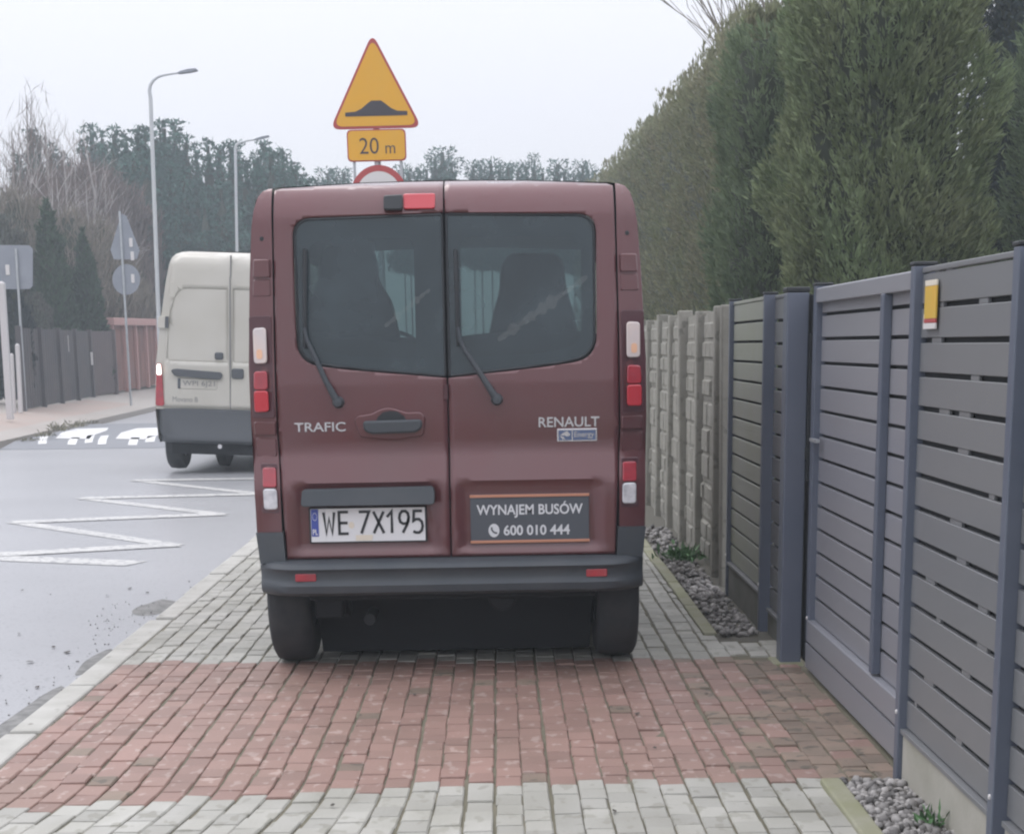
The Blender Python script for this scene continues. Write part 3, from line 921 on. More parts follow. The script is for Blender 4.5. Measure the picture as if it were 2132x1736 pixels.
        G = {'W': [[(0, 1), (.22, 0), (.5, .72), (.78, 0), (1, 1)]], 'E': [[(1, 1), (.06, 1), (.06, 0), (1, 0)], [(.06, .5), (.92, .5)]], '7': [[(0, 1), (1, 1), (.2, 0)]],
             'X': [[(0, 1), (1, 0)], [(1, 1), (0, 0)]], '1': [[(.1, .74), (.62, 1), (.62, 0)]],
             '9': [[(.95, .70), (.9, .52), (.7, .43), (.4, .42), (.12, .5), (.02, .68), (.1, .88), (.32, 1), (.65, 1), (.88, .9), (.96, .72), (.8, .4), (.35, 0)]],
             '5': [[(.92, 1), (.12, 1), (.06, .55), (.3, .62), (.62, .62), (.88, .5), (.96, .3), (.86, .1), (.6, 0), (.3, 0), (.02, .06)]]}
        for ch, xa in (('W', -0.626), ('E', -0.553), ('7', -0.452), ('X', -0.380), ('1', -0.318), ('9', -0.254), ('5', -0.186)):
            wdt = {'1': 0.045, 'W': 0.052, 'E': 0.048}.get(ch, 0.050)
            for st in G[ch]:
                stroke(pl, [(xa + a * wdt, 0.648 + b * 0.108) for a, b in st], 0.0135, pf(0.005))
        pl.build('plate_lettering', 'ink', p)
        pl = MB(); pl.sheet([(x + -0.490, z + 0.690) for x, z in [(0.014 * math.cos(a * 0.5236), 0.017 * math.sin(a * 0.5236)) for a in range(12)]], [], pf(0.004), 0, 0)
        pl.sheet([(-0.47, 0.612), (-0.39, 0.612), (-0.385, 0.640), (-0.47, 0.640)], [], pf(0.004), 0, 0)
        pl.build('plate_sticker', 'cream', p)
        # camera and third brake light above the window
        bk = MB()
        bk.prism(rpoly([(-0.289, 2.214), (-0.199, 2.214), (-0.199, 2.29), (-0.289, 2.286)], 0.012, 3), lambda u, v, q: (u, yr(u, v) + q, v), -0.035, 0.02)
        bk.build('rear_camera', 'ink', d, smooth=40, bevel=0.008)
        bk = MB()
        bk.prism(rpoly([(-0.194, 2.218), (-0.043, 2.218), (-0.040, 2.294), (-0.194, 2.294)], 0.012, 3), lambda u, v, q: (u, yr(u, v) + q, v), -0.018, 0.02)
        bk.build('brake_light', 'lens_bright', d, smooth=40, bevel=0.006)
        lc = MB()
        lc.prism(rpoly([(-0.02, 1.30), (0.0, 1.30), (0.0, 1.375), (-0.014, 1.375)], 0.006, 3), lambda u, v, q: (u, yr(u, v) + q, v), -0.008, 0.0)
        lc.build('door_latch', 'lampcase', d, bevel=0.003)
    else:
        t = MB()
        text(t, 'RENAULT', rear(-0.006), 0.443, 0.742, 1.156, 1.206, 0.014)
        t.build('maker_badge', 'chrome', d, solid=0.006)
        b0 = MB()
        b0.prism(rpoly([(0.533, 1.083), (0.731, 1.083), (0.731, 1.148), (0.533, 1.148)], 0.006, 3), lambda u, v, q: (u, yr(u, v) + q, v), -0.007, 0.005)
        bb = b0.build('engine_badge', 'chrome', d, bevel=0.003)
        b1 = MB()
        for a, b in ((0.541, 0.605), (0.611, 0.723)):
            b1.sheet([(a, 1.091), (b, 1.091), (b, 1.139), (a, 1.139)], [], rear(-0.009), 0, 0)
        b1.build('badge_field', 'badge_blue', bb)
        b2 = MB()
        text(b2, 'Energy', rear(-0.0105), 0.618, 0.716, 1.097, 1.133, 0.01)
        b2.add([(x, yr(x, z) - 0.0105, z) for x, z in ((0.545, 1.115), (0.565, 1.128), (0.583, 1.137), (0.600, 1.117), (0.586, 1.109), (0.566, 1.114))], [(5, 4, 3, 2, 1, 0)])
        b2.add([(x, yr(x, z) - 0.0105, z) for x, z in ((0.545, 1.111), (0.562, 1.110), (0.575, 1.095), (0.560, 1.096))], [(3, 2, 1, 0)])
        b2.build('badge_lettering', 'chrome', bb)
        dc = MB()
        # lettered sign in the right-hand recess
        dz = 0.004
        dc.box(0.099, 0.686, 0.004, 0.018, 0.585, 0.830)
        pn = dc.build('advert_panel', 'decal', d, bevel=0.003)
        pfn = lambda u, v: (u, 0.0015, v)
        st = MB()
        for a, b in ((0.586, 0.600), (0.815, 0.829)):
            st.box(0.097, 0.688, -0.001, 0.006, a, b)
        st.build('orange_stripe', 'decal_orange', pn, bevel=0.002)
        tx = MB()
        text(tx, 'WYNAJEM BUSÓW', pfn, 0.130, 0.655, 0.712, 0.792, 0.018)
        text(tx, '600 010 444', pfn, 0.262, 0.590, 0.624, 0.676, 0.022)
        ic = MB()
        ic.sheet([(0.214 + 0.027 * math.cos(a * 0.2618), 0.650 + 0.034 * math.sin(a * 0.2618)) for a in range(24)], [], pfn, 0, 0)
        tx.build('advert_lettering', 'decal_text', pn)
        ic.build('phone_icon', 'decal_text', pn)
        ph = MB()
        stroke(ph, [(0.203, 0.667), (0.203, 0.655), (0.211, 0.643), (0.224, 0.637), (0.229, 0.640)], 0.008, lambda u, v: (u, -0.0005, v))
        ph.build('phone_symbol', 'decal', pn)

# --- body: rear pillars, sides, roof, nose
bd = MB()
PILR = [(0.836, 0.64), (0.966, 0.64), (0.972, 0.98), (0.978, 1.2), (0.9765, 1.48), (0.9545, 1.9), (0.9365, 2.14), (0.9215, 2.23), (0.902, 2.29), (0.88, 2.318), (0.85, 2.331), (0.832, 2.332), (0.834, 2.06), (0.843, 1.6), (0.846, 1.15), (0.836, 0.9)]
bd.sheet(PILR, [], rear(), 0.025, 0.04)
bd.sheet(mir(PILR), [], rear(), 0.025, 0.04)
arch = lambda yc: [(yc + 0.47 * math.cos(a), 0.40 + 0.43 * math.sin(a)) for a in np.linspace(math.pi, 0, 16)]
SIDE = [(yr(sil(z), z), z) for z in (2.23, 2.14, 1.9, 1.48, 1.2, 0.98, 0.64)] + [(0.02, 0.345)] + arch(0.50)[1:-1] + [(0.98, 0.345), (3.22, 0.345)] + arch(3.72)[1:-1] + [(4.2, 0.345), (4.62, 0.345), (4.64, 0.8), (4.52, 1.18), (4.05, 1.42), (3.25, 2.23)]
HL = [rpoly([(0.28, 1.46), (1.35, 1.46), (1.35, 2.08), (0.3, 2.06)], 0.08), rpoly([(1.45, 1.46), (2.5, 1.46), (2.5, 2.09), (1.45, 2.09)], 0.08), rpoly([(2.62, 1.44), (3.75, 1.44), (3.28, 2.05), (3.2, 2.09), (2.62, 2.1)], 0.06)]
for s in (-1, 1):
    bd.sheet(SIDE, HL, (lambda s: lambda y, z: (s * sil(z) * (1 - 0.035 * sm(3.3, 4.65, y)), y, z))(s), 0.25, 0.12)
xs = [q * s for s in (-1, 1) for q, z in (ROOF if s > 0 else reversed(ROOF)) if not (s < 0 and q == 0)]
xs = sorted(set(xs))
ysr = [0, 0.05, 0.15, 0.5, 1.0, 1.8, 2.6, 3.0, 3.25]
o = len(bd.v)
for j, y in enumerate(ysr):
    for x in xs:
        z = interp(ROOF, abs(x))
        y_edge = yr(x, min(z, 2.369)) + 0.002
        drop = 0.10 * sm(2.6, 3.3, y)
        bd.v.append((x, y_edge + (3.25 - y_edge) * y / 3.25, z - drop))
n = len(xs)
for j in range(len(ysr) - 1):
    for i in range(n - 1):
        bd.f.append((o + j * n + i, o + j * n + i + 1, o + (j + 1) * n + i + 1, o + (j + 1) * n + i)); bd.m.append(0)
# bonnet and front
NOSE = [(4.05, 1.42), (4.52, 1.18), (4.66, 0.85), (4.67, 0.40), (4.60, 0.33)]
for (ya, za), (yb, zb) in zip(NOSE[:-1], NOSE[1:]):
    bd.add([(-sil(za) * 0.965, ya, za), (sil(za) * 0.965, ya, za), (sil(zb) * 0.965, yb, zb), (-sil(zb) * 0.965, yb, zb)], [(0, 1, 2, 3)])
body = bd.build('body', 'paint', van, smooth=40)
for s in (-1, 1):
    for hpoly in HL:
        gm = MB(); gm.sheet(hpoly, [], (lambda s: lambda y, z: (s * (sil(z) * (1 - 0.035 * sm(3.3, 4.65, y)) - 0.004), y, z))(s), 0, 0.2)
        gm.build('side_window', 'frontglass', body)
ws = MB()
ws.add([(-0.88, 3.245, 2.262), (0.88, 3.245, 2.262), (0.93, 4.04, 1.43), (-0.93, 4.04, 1.43)], [(0, 1, 2, 3)])
ws.build('windscreen', 'frontglass', body)
df = MB()
for s in (-1, 1):
    df.sheet([(s * 0.835 - 0.028, 0.54), (s * 0.835 + 0.028, 0.54), (s * 0.835 + 0.022, 2.30), (s * 0.835 - 0.034, 2.30)], [], rear(0.034), 0, 0.05)
df.sheet([(-0.03, 0.54), (0.03, 0.54), (0.03, 1.41), (-0.03, 1.41)], [], rear(0.036), 0, 0.05)
df.sheet([(-0.022, 1.40), (0.022, 1.40), (0.022, 2.21), (-0.022, 2.21)], [], rear(0.030), 0, 0.05)
df.sheet([(-0.03, 2.20), (0.03, 2.20), (0.03, 2.33), (-0.03, 2.33)], [], rear(0.036), 0, 0.02)
df.build('door_frame', 'dark', van)
# --- tail lamp columns
for s in (-1, 1):
    xx = lambda a: a * s
    def pr(mbx, poly, o0, o1, r=0.012):
        P = rpoly(poly if s > 0 else mir(poly), r, 4)
        return mbx.prism(P, lambda u, v, q: (u, yr(u, v) + q, v), o0, o1)
    c = MB()
    pr(c, [(0.852, 1.225), (0.968, 1.225), (0.972, 1.45), (0.966, 1.72), (0.852, 1.72)], -0.010, 0.01)
    cl = c.build('tail_lamp', 'lampcase', van, smooth=40, bevel=0.004)
    m_ = MB(); pr(m_, [(0.877, 1.490), (0.946, 1.490), (0.946, 1.662), (0.877, 1.665)], -0.022, -0.005, 0.02)
    ind = m_.build('indicator_lens', 'lens_clear', cl, smooth=40, bevel=0.006)
    m_ = MB(); pr(m_, [(0.900, 1.512), (0.930, 1.512), (0.930, 1.560), (0.900, 1.560)], -0.0235, -0.02, 0.02)
    m_.build('bulb', 'bulb', ind, smooth=40)
    m_ = MB(); pr(m_, [(0.878, 1.362), (0.952, 1.362), (0.949, 1.452), (0.880, 1.455)], -0.02, -0.005, 0.018)
    m_.build('tail_lens', 'lens_red', cl, smooth=40, bevel=0.006)
    m_ = MB(); pr(m_, [(0.878, 1.255), (0.954, 1.252), (0.953, 1.358), (0.878, 1.358)], -0.024, -0.005, 0.018)
    m_.build('brake_lens', 'lens_bright', cl, smooth=40, bevel=0.006)
    for z0, z1, o0 in ((1.905, 1.992, -0.02), (1.815, 1.895, -0.008), (1.140, 1.205, -0.02), (1.035, 1.125, -0.006)):
        m_ = MB(); pr(m_, [(0.850, z0), (sil(z0) - 0.018, z0), (sil(z1) - 0.018, z1), (0.850, z1)], o0, 0.01, 0.01)
        m_.build('door_hinge' if z0 in (1.905, 1.140) else 'pillar_cover', 'paint', van, smooth=40, bevel=0.006)
    c = MB(); pr(c, [(0.843, 0.755), (0.934, 0.755), (0.936, 1.0), (0.848, 1.0)], -0.004, 0.01)
    cl = c.build('reverse_lamp', 'lampcase', van, smooth=40, bevel=0.003)
    m_ = MB(); pr(m_, [(0.853, 0.884), (0.924, 0.884), (0.924, 0.980), (0.855, 0.980)], -0.014, 0.0, 0.012)
    m_.build('fog_lens', 'lens_red', cl, smooth=40, bevel=0.005)
    m_ = MB(); pr(m_, [(0.850, 0.775), (0.921, 0.772), (0.922, 0.877), (0.852, 0.877)], -0.018, 0.0, 0.018)
    m_.build('reverse_lens', 'lens_white', cl, smooth=40, bevel=0.006)
    m_ = MB()
    m_.lathe([(0.0, -0.004), (0.010, -0.003), (0.012, 0.003)], (lambda s: lambda a, b, h: (s * 0.884 + a, yr(s * 0.884, 2.09) + h, 2.09 + b))(s), 12)
    m_.build('pillar_screw', 'ink', van)
# --- bumper
BP = [(0.06, 0.524), (-0.06, 0.514), (-0.105, 0.500), (-0.118, 0.482), (-0.104, 0.468), (-0.095, 0.430), (-0.104, 0.412), (-0.118, 0.398), (-0.110, 0.362), (-0.07, 0.343), (0.10, 0.335)]
bx = [-0.958, -0.945, -0.92, -0.87, -0.8] + list(np.linspace(-0.7, 0.7, 9)) + [0.8, 0.87, 0.92, 0.945, 0.958]
bm_ = MB()
for x in bx:
    k = max(0.0, (abs(x) - 0.72) / 0.24)
    for y, z in BP:
        bm_.v.append((x, y + 0.13 * k ** 3 + (0.05 * k ** 2), z))
n = len(BP)
for i in range(len(bx) - 1):
    for j in range(n - 1):
        bm_.f.append((i * n + j, (i + 1) * n + j, (i + 1) * n + j + 1, i * n + j + 1)); bm_.m.append(0)
for s in (-1, 1):                                    # upright corner pieces
    poly = [(0.822, 0.51), (0.952, 0.50), (0.970, 0.655), (0.828, 0.660)]
    bm_.prism(poly if s > 0 else mir(poly), lambda u, v, q: (u, yr(u, v) + q, v), -0.022, 0.03)
    bm_.add([(s * 0.958, 0.17, 0.34), (s * 0.962, 0.17, 0.52), (s * 0.970, 0.1, 0.655), (s * 0.974, 0.48, 0.655), (s * 0.965, 0.48, 0.34)], [(0, 1, 2, 3, 4) if s > 0 else (4, 3, 2, 1, 0)])
bmp = bm_.build('rear_bumper', 'blackpl', van, smooth=50)
for s in (-1, 1):
    r_ = MB()
    r_.prism(rpoly([(s * 0.665, 0.422), (s * 0.768, 0.422), (s * 0.768, 0.460), (s * 0.665, 0.460)] if s > 0 else [(-0.768, 0.422), (-0.665, 0.422), (-0.665, 0.460), (-0.768, 0.460)], 0.005, 2), lambda u, v, q: (u, -0.096 + 0.3 * max(0, abs(u) - 0.72) ** 2 + q, v), -0.008, 0.01)
    r_.build('reflector', 'lens_red', bmp, bevel=0.003)
# --- underside with added shade block, wheels
ub = MB()
ub.box(-0.72, 0.72, 0.05, 4.4, 0.30, 0.72)
ub.box(-0.93, 0.93, 4.3, 4.5, 0.10, 0.5)
for s in (-1, 1):
    ub.box(s * 0.90 - 0.03, s * 0.90 + 0.03, 1.0, 3.3, 0.12, 0.5)  # front valance and skirts added to keep light from under the van
ub.box(-0.72, 0.72, 0.45, 0.56, 0.16, 0.32)
ub.add([(-0.73, 0.40, 0.34), (0.73, 0.40, 0.34), (0.71, 0.50, -0.045), (-0.71, 0.50, -0.045), (-0.73, 1.9, 0.34), (0.73, 1.9, 0.34), (0.71, 1.8, -0.045), (-0.71, 1.8, -0.045)],
       [(0, 1, 2, 3), (3, 2, 6, 7), (7, 6, 5, 4), (1, 5, 6, 2), (0, 3, 7, 4)])  # low black block added to stand in for the shade between the wheels
ub.tube([(0.25, 0.1, 0.30), (0.25, 0.7, 0.30)], 0.075, 12)
ub.box(-0.70, -0.56, 0.12, 0.3, 0.20, 0.36)
ub.box(-0.64, -0.54, 0.3, 0.75, 0.18, 0.36)
ub.build('underbody', 'dark', van, bevel=0.01)
ex = MB()
ex.tube([(-0.42, 0.05, 0.20), (-0.42, 0.3, 0.20)], 0.03, 10)
ex.build('exhaust', 'dark', van, smooth=50)
for yc in (0.50, 3.72):
    for s in (-1, 1):
        w = MB()
        prof = [(0.20, -0.10), (0.34, -0.107), (0.372, -0.09), (0.383, -0.05), (0.385, 0.0), (0.383, 0.05), (0.372, 0.09), (0.34, 0.107), (0.20, 0.10)]
        w.lathe(prof, lambda a, b, h: (s * 0.84 + h, yc + a, 0.303 + b), 36)
        wo = w.build('wheel', 'rubber', van, smooth=50)
        r_ = MB()
        r_.lathe([(0.0, 0.05), (0.06, 0.055), (0.08, 0.03), (0.19, 0.05), (0.215, 0.08), (0.22, 0.06), (0.22, -0.09)], lambda a, b, h: (s * 0.84 + s * h, yc + a, 0.303 + b), 28)
        r_.build('rim', 'rim', wo, smooth=40)
# --- cabin
cb = MB()
cb.box(-0.93, 0.93, 0.12, 4.0, 0.72, 0.78)
cb.box(-0.90, 0.90, 3.5, 4.0, 0.78, 1.42)
cb.tube([(-0.45, 3.35, 1.35) , (-0.45, 3.45, 1.25)], 0.03, 8)
cb.build('cabin_floor', 'cabin', van)
hl = MB()
hl.sheet([(-0.86, 0.35), (0.86, 0.35), (0.86, 3.15), (-0.86, 3.15)], [], lambda x, y: (x, y, 2.20 - 0.03 * (x / 0.86) ** 2), 0.2, 0)
for s in (-1, 1):
    hl.box(s * 0.86 - 0.03, s * 0.86 + 0.03, 0.3, 3.2, 2.08, 2.20)
hl.build('headlining', 'cabin', van)
def seat(x, y, w, zt, hw):
    s = MB()
    s.box(x - w / 2, x + w / 2, y, y + 0.5, 0.95, 1.15)
    B = [(x - w / 2, 1.1), (x + w / 2, 1.1), (x + w / 2 * 1.02, 1.55), (x + w / 2 * 0.84, zt - 0.33), (x + hw * 1.08, zt - 0.22), (x + hw, zt - 0.06), (x + hw * 0.75, zt), (x - hw * 0.75, zt), (x - hw, zt - 0.06), (x - hw * 1.08, zt - 0.22), (x - w / 2 * 0.84, zt - 0.33), (x - w / 2 * 1.02, 1.55)]
    s.prism(rpoly(B, 0.05, 4), lambda u, v, q: (u, y + q + 0.12 * (1.7 - v) * 0.3, v), -0.06, 0.08)
    return s.build('seat', 'seat', van, smooth=50, bevel=0.03, seg=3)
seat(-0.63, 2.05, 0.60, 2.165, 0.165)
seat(0.465, 2.05, 0.56, 2.10, 0.185)
sb = MB()
sb.prism(rpoly([(-0.92, 0.9), (0.92, 0.9), (0.92, 1.6), (0.5, 1.66), (0.1, 1.62), (-0.1, 1.60), (-0.92, 1.66)], 0.06), lambda u, v, q: (u, 1.3 + q, v), 0, 0.16)
sb.build('rear_bench', 'seat', van, smooth=50, bevel=0.03)
st = MB()
st.lathe([(0.185, 0.0), (0.20, 0.015), (0.215, 0.0), (0.20, -0.015), (0.185, 0.0)], lambda a, b, h: (-0.45 + a, 3.2 + b * 0.35 - h, 1.48 + b * 0.9), 28)
st.build('steering_wheel', 'seat', van, smooth=60)
for s in (-1, 1):
    mm = MB()
    mm.prism(rpoly([(s * 1.0, 1.42), (s * 1.18, 1.45), (s * 1.19, 1.78), (s * 1.02, 1.78)] if s > 0 else [(-1.18, 1.45), (-1.0, 1.42), (-1.02, 1.78), (-1.19, 1.78)], 0.05), lambda u, v, q: (u, 3.45 + q, v), 0, 0.12)
    mm.box(min(s * 0.94, s * 1.03), max(s * 0.94, s * 1.03), 3.48, 3.55, 1.46, 1.52)
    mm.build('wing_mirror', 'blackpl', van, smooth=50, bevel=0.02)
# reflected-glare line: painted as pale streaks on the rear panes

# ================================================================== THE WHITE VAN
wv = empty('white_van', (-3.53, 22.33, RZ + 0.012), 'tall dirty white panel van driving ahead on the road, left of the red van', 'van')
wv.rotation_euler = (0, 0.042, math.radians(-1.2))
WS = [(0.20, 0.925), (0.35, 0.945), (0.75, 0.988), (1.0, 0.986), (1.366, 0.976), (1.73, 0.936), (2.095, 0.888), (2.455, 0.838), (2.62, 0.805), (2.72, 0.775), (2.775, 0.725), (2.803, 0.66), (2.815, 0.58)]
WY = [(0.0, 0.0), (1.0, 0.0), (2.3, 0.05), (2.65, 0.085), (2.74, 0.13), (2.79, 0.20), (2.83, 0.34)]
def wsil(z): return interp(WS, z)
def wyr(x, z): return interp(WY, z) + 0.5 * max(0, abs(x) / wsil(min(z, 2.7)) - 0.86) ** 2
def wrear(o=0.0): return lambda x, z: (x, wyr(x, z) + o, z)
wb = MB()
OUT = [(wsil(z), z) for z in (0.80, 1.0, 1.366, 1.73, 2.095, 2.455, 2.62, 2.72, 2.775, 2.803, 2.815)]
wb.sheet(OUT + [(-x, z) for x, z in reversed(OUT)], [], wrear(), 0.06, 0.05)
N = [(0.95, 0.4), (0.985, 0.75)] + OUT[1:] + [(0.2, 2.828)]
full = N + [(-x, z) for x, z in reversed(N)]
o = len(wb.v)
sec = [(0.16, 1.0), (0.6, 1.0), (3.0, 1.0), (3.6, 0.98), (4.2, 0.86), (4.7, 0.48), (4.9, 0.36)]
for y, k in sec:
    for x, z in full:
        zz2 = min(z, 0.4 + (z - 0.4) * k) if k < 1 else z
        wb.v.append((x * (1 - 0.1 * (1 - k)), (y if y > 0.2 else wyr(x, z) - 0.001), zz2))
n = len(full)
for j in range(len(sec) - 1):
    for i in range(n - 1):
        wb.f.append((o + j * n + i, o + j * n + i + 1, o + (j + 1) * n + i + 1, o + (j + 1) * n + i)); wb.m.append(0)
e = o + (len(sec) - 1) * n
wb.f.append(tuple(e + i for i in range(n))); wb.m.append(0)
wbody = wb.build('body', 'vanwhite', wv, smooth=40)
for s in (-1, 1):
    dpo = [(0.008, 0.83), (wsil(0.83) - 0.11, 0.83), (wsil(1.366) - 0.10, 1.366), (wsil(2.095) - 0.075, 2.095), (wsil(2.455) - 0.05, 2.455), (wsil(2.70) - 0.04, 2.70), (0.62, 2.785), (0.008, 2.805)]
    hole = rpoly([(0.03, 1.42), (0.83, 1.42), (0.80, 2.0), (0.68, 2.345), (0.03, 2.35)], [0.03, 0.06, 0.2, 0.14, 0.03], 5)
    md = MB()
    P = dpo if s > 0 else mir(dpo)
    md.sheet(P, [hole if s > 0 else mir(hole)], wrear(-0.014), 0.08, 0.08)
    md.sheet(hole if s > 0 else mir(hole), [], wrear(-0.006), 0.08, 0.08)
    md.build('rear_door', 'vanwhite', wv, smooth=40, solid=0.012)
ln = MB()
ln.box(-0.008, 0.008, -0.010, 0.0, 0.80, 2.5)
ln.box(-0.008, 0.008, 0.055, 0.1, 2.5, 2.77)
ln.build('door_seam', 'vanline', wv)
def wbox(name, x0, x1, z0, z1, d, material, par=wv, bev=0.012, back=0.0):
    m_ = MB(); m_.prism(rpoly([(x0, z0), (x1, z0), (x1, z1), (x0, z1)], min(0.03, (z1 - z0) * 0.3), 3), lambda u, v, q: (u, wyr(u, v) + q, v), -d, back)
    return m_.build(name, material, par, smooth=40, bevel=bev)
wbox('door_lock', -0.205, -0.092, 1.452, 1.545, 0.03, 'vangrey')
hbr = MB()
hbr.prism(rpoly([(-0.775, 1.300), (-0.72, 1.322), (-0.12, 1.292), (-0.095, 1.25), (-0.13, 1.195), (-0.72, 1.228)], 0.03, 3), lambda u, v, q: (u, wyr(u, v) + q, v), -0.06, 0)
hbr.build('plate_light_bar', 'vangrey', wv, smooth=40, bevel=0.015)
wbox('door_handle', 0.018, 0.175, 1.215, 1.345, 0.04, 'vangrey')
wp_ = wbox('number_plate', -0.685, -0.170, 1.065, 1.205, 0.022, 'vanwhite')
m_ = MB(); text(m_, 'WPI 6J21', lambda u, v: (u, -0.0235, v), -0.62, -0.2, 1.09, 1.175, 0.0)
m_.build('plate_lettering', 'vanline', wp_)
m_ = MB(); m_.box(-0.685, -0.65, -0.0235, -0.0225, 1.07, 1.20); m_.build('blue_band', 'decal', wp_)
m_ = MB(); text(m_, 'Movano B', lambda u, v: (u, -0.0165, v), -0.755, -0.425, 0.90, 0.965, 0.0)
m_.build('name_lettering', 'vanline', wv)
for s in (-1, 1):
    c = MB()
    LP = [(wsil(0.87) - 0.125, 0.84), (wsil(0.87) - 0.006, 0.84), (wsil(1.38) - 0.012, 1.385), (wsil(1.38) - 0.075, 1.385)]
    c.prism(rpoly(LP if s > 0 else mir(LP), 0.03, 3), lambda u, v, q: (u, wyr(u, v) + q, v), -0.03, 0.02)
    tl = c.build('tail_lamp', 'lens_red', wv, smooth=40, bevel=0.01)
    c = MB()
    LP = [(wsil(1.25) - 0.085, 1.235), (wsil(1.25) - 0.02, 1.235), (wsil(1.37) - 0.02, 1.375), (wsil(1.37) - 0.07, 1.375)]
    c.prism(rpoly(LP if s > 0 else mir(LP), 0.025, 3), lambda u, v, q: (u, wyr(u, v) + q, v), -0.04, -0.028)
    c.build('lit_lens', 'lit_lamp', tl, smooth=40, bevel=0.004)
    m_ = MB()
    LP = [(0.81, 1.83), (0.945, 1.83), (0.93, 1.985), (0.80, 1.985)]
    m_.prism(rpoly(LP if s > 0 else mir(LP), 0.03, 3), lambda u, v, q: (u, wyr(u, v) + q, v), -0.045, 0)
    m_.build('door_hinge', 'vanwhite', wv, smooth=40, bevel=0.012)
    m_ = MB(); LP = [(0.80, 1.835), (0.845, 1.835), (0.84, 1.98), (0.797, 1.98)]
    m_.prism(LP if s > 0 else mir(LP), lambda u, v, q: (u, wyr(u, v) + q, v), -0.052, -0.03)
    m_.build('hinge_block', 'vangrey', wv)
    m_ = MB()
    m_.prism(rpoly([(s * 1.0, 1.45), (s * 1.16, 1.45), (s * 1.16, 1.95), (s * 1.0, 1.95)] if s > 0 else [(-1.16, 1.45), (-1.0, 1.45), (-1.0, 1.95), (-1.16, 1.95)], 0.05), lambda u, v, q: (u, 4.0 + q, v), 0, 0.1)
    m_.box(min(s * 0.85, s * 1.02), max(s * 0.85, s * 1.02), 4.03, 4.08, 1.5, 1.56)
    m_.build('wing_mirror', 'vangrey', wv, smooth=50, bevel=0.02)
bpz = MB()
xsb = [-0.965, -0.93, -0.86, -0.6, 0, 0.6, 0.86, 0.93, 0.965]
PB = [(0.02, 0.825), (-0.04, 0.80), (-0.055, 0.50), (-0.075, 0.46), (-0.075, 0.41), (-0.04, 0.375), (0.1, 0.36)]
for x in xsb:
    k = max(0, (abs(x) - 0.8) / 0.165)
    for y, z in PB:
        bpz.v.append((x * (1 - 0.05 * (z < 0.5)), y + 0.12 * k ** 2, z))
n = len(PB)
for i in range(len(xsb) - 1):
    for j in range(n - 1):
        bpz.f.append((i * n + j, (i + 1) * n + j, (i + 1) * n + j + 1, i * n + j + 1)); bpz.m.append(0)
for s in (-1, 1):
    bpz.add([(s * 0.965, 0.14, 0.825), (s * 0.965, 0.14, 0.36), (s * 0.955, 0.6, 0.36), (s * 0.955, 0.6, 0.80)], [(0, 1, 2, 3)])
bpz.build('rear_bumper', 'vangrey', wv, smooth=40)
ub = MB()
ub.box(-0.78, 0.78, 0.05, 0.5, 0.225, 0.40)
ub.box(-0.72, 0.72, 0.8, 4.6, 0.30, 0.5)
ub.tube([(-0.5, 0.9, 0.32), (0.5, 0.9, 0.32)], 0.05, 8)
ub.build('underbody', 'dark', wv)
tb = MB(); tb.tube([(-0.13, -0.05, 0.34), (-0.13, -0.08, 0.34)], 0.03, 12); tb.build('tow_ball', 'chrome', wv)
for yc, xw in ((0.45, 0.775), (3.9, 0.75)):
    for s in (-1, 1):
        w = MB()
        w.lathe([(0.18, -0.10), (0.31, -0.118), (0.345, -0.09), (0.352, 0.0), (0.345, 0.09), (0.31, 0.118), (0.18, 0.10)], lambda a, b, h: (s * xw + h, yc + a, 0.352 + b), 30)
        wo = w.build('wheel', 'rubber', wv, smooth=50)
        r_ = MB(); r_.lathe([(0.0, 0.03), (0.17, 0.05), (0.2, 0.08), (0.2, -0.08)], lambda a, b, h: (s * xw + s * h, yc + a, 0.352 + b), 24)
        r_.build('rim', 'rim', wo, smooth=40)
sp = MB()
sp.lathe([(0.0, -0.1), (0.2, -0.1), (0.29, -0.06), (0.29, 0.06), (0.2, 0.1), (0, 0.1)], lambda a, b, h: (-0.26 + h, 1.0 + a, 0.30 + b), 20)
sp.build('spare_wheel', 'rubber', wv, smooth=50)

# ================================================================== SIGNS AND LAMPS
YS = 16.0
sg = empty('road_sign', (-1.03, YS, 0), 'yellow bump warning triangle over a 20 m plate and round sign', 'road sign')
sg.rotation_euler = (0, -0.012, 0)
SX, SZ = -1.07, 0.0
def srel(x, z):      # world place of a sign feature to the sign's own frame
    return (x - SX - (-0.012) * z, z)
m_ = MB(); m_.tube([(0.0, 0.05, 0.0), (0.0, 0.05, 4.1)], 0.03, 10); m_.build('pole', 'galv', sg)
def plate_parts(poly, name, face, rim_mat, rim_w, radius, parent, yoff=0.0):
    P = rpoly(poly, radius, 6)
    b = MB(); b.prism(P, lambda u, v, q: (u, yoff + q, v), 0.0, 0.018)
    o = b.build(name, rim_mat, parent, bevel=0.004)
    cx, cz = sum(p[0] for p in poly) / len(poly), sum(p[1] for p in poly) / len(poly)
    xs_, zs_ = [p[0] for p in P], [p[1] for p in P]
    w_, h_ = (max(xs_) - min(xs_)) / 2, (max(zs_) - min(zs_)) / 2
    mx, mz = (max(xs_) + min(xs_)) / 2, (max(zs_) + min(zs_)) / 2
    if len(poly) == 3:
        inr = 0.235
        k = 1 - rim_w / inr
        Q = [(cx + (x - cx) * k, cz + (z - cz) * k) for x, z in P]
    else:
        Q = [(mx + (x - mx) * (1 - rim_w / w_), mz + (z - mz) * (1 - rim_w / h_)) for x, z in P]
    f = MB(); f.sheet(Q, [], lambda u, v: (u, yoff - 0.003, v), 0, 0)
    f.build('sign_face', face, o)
    return o
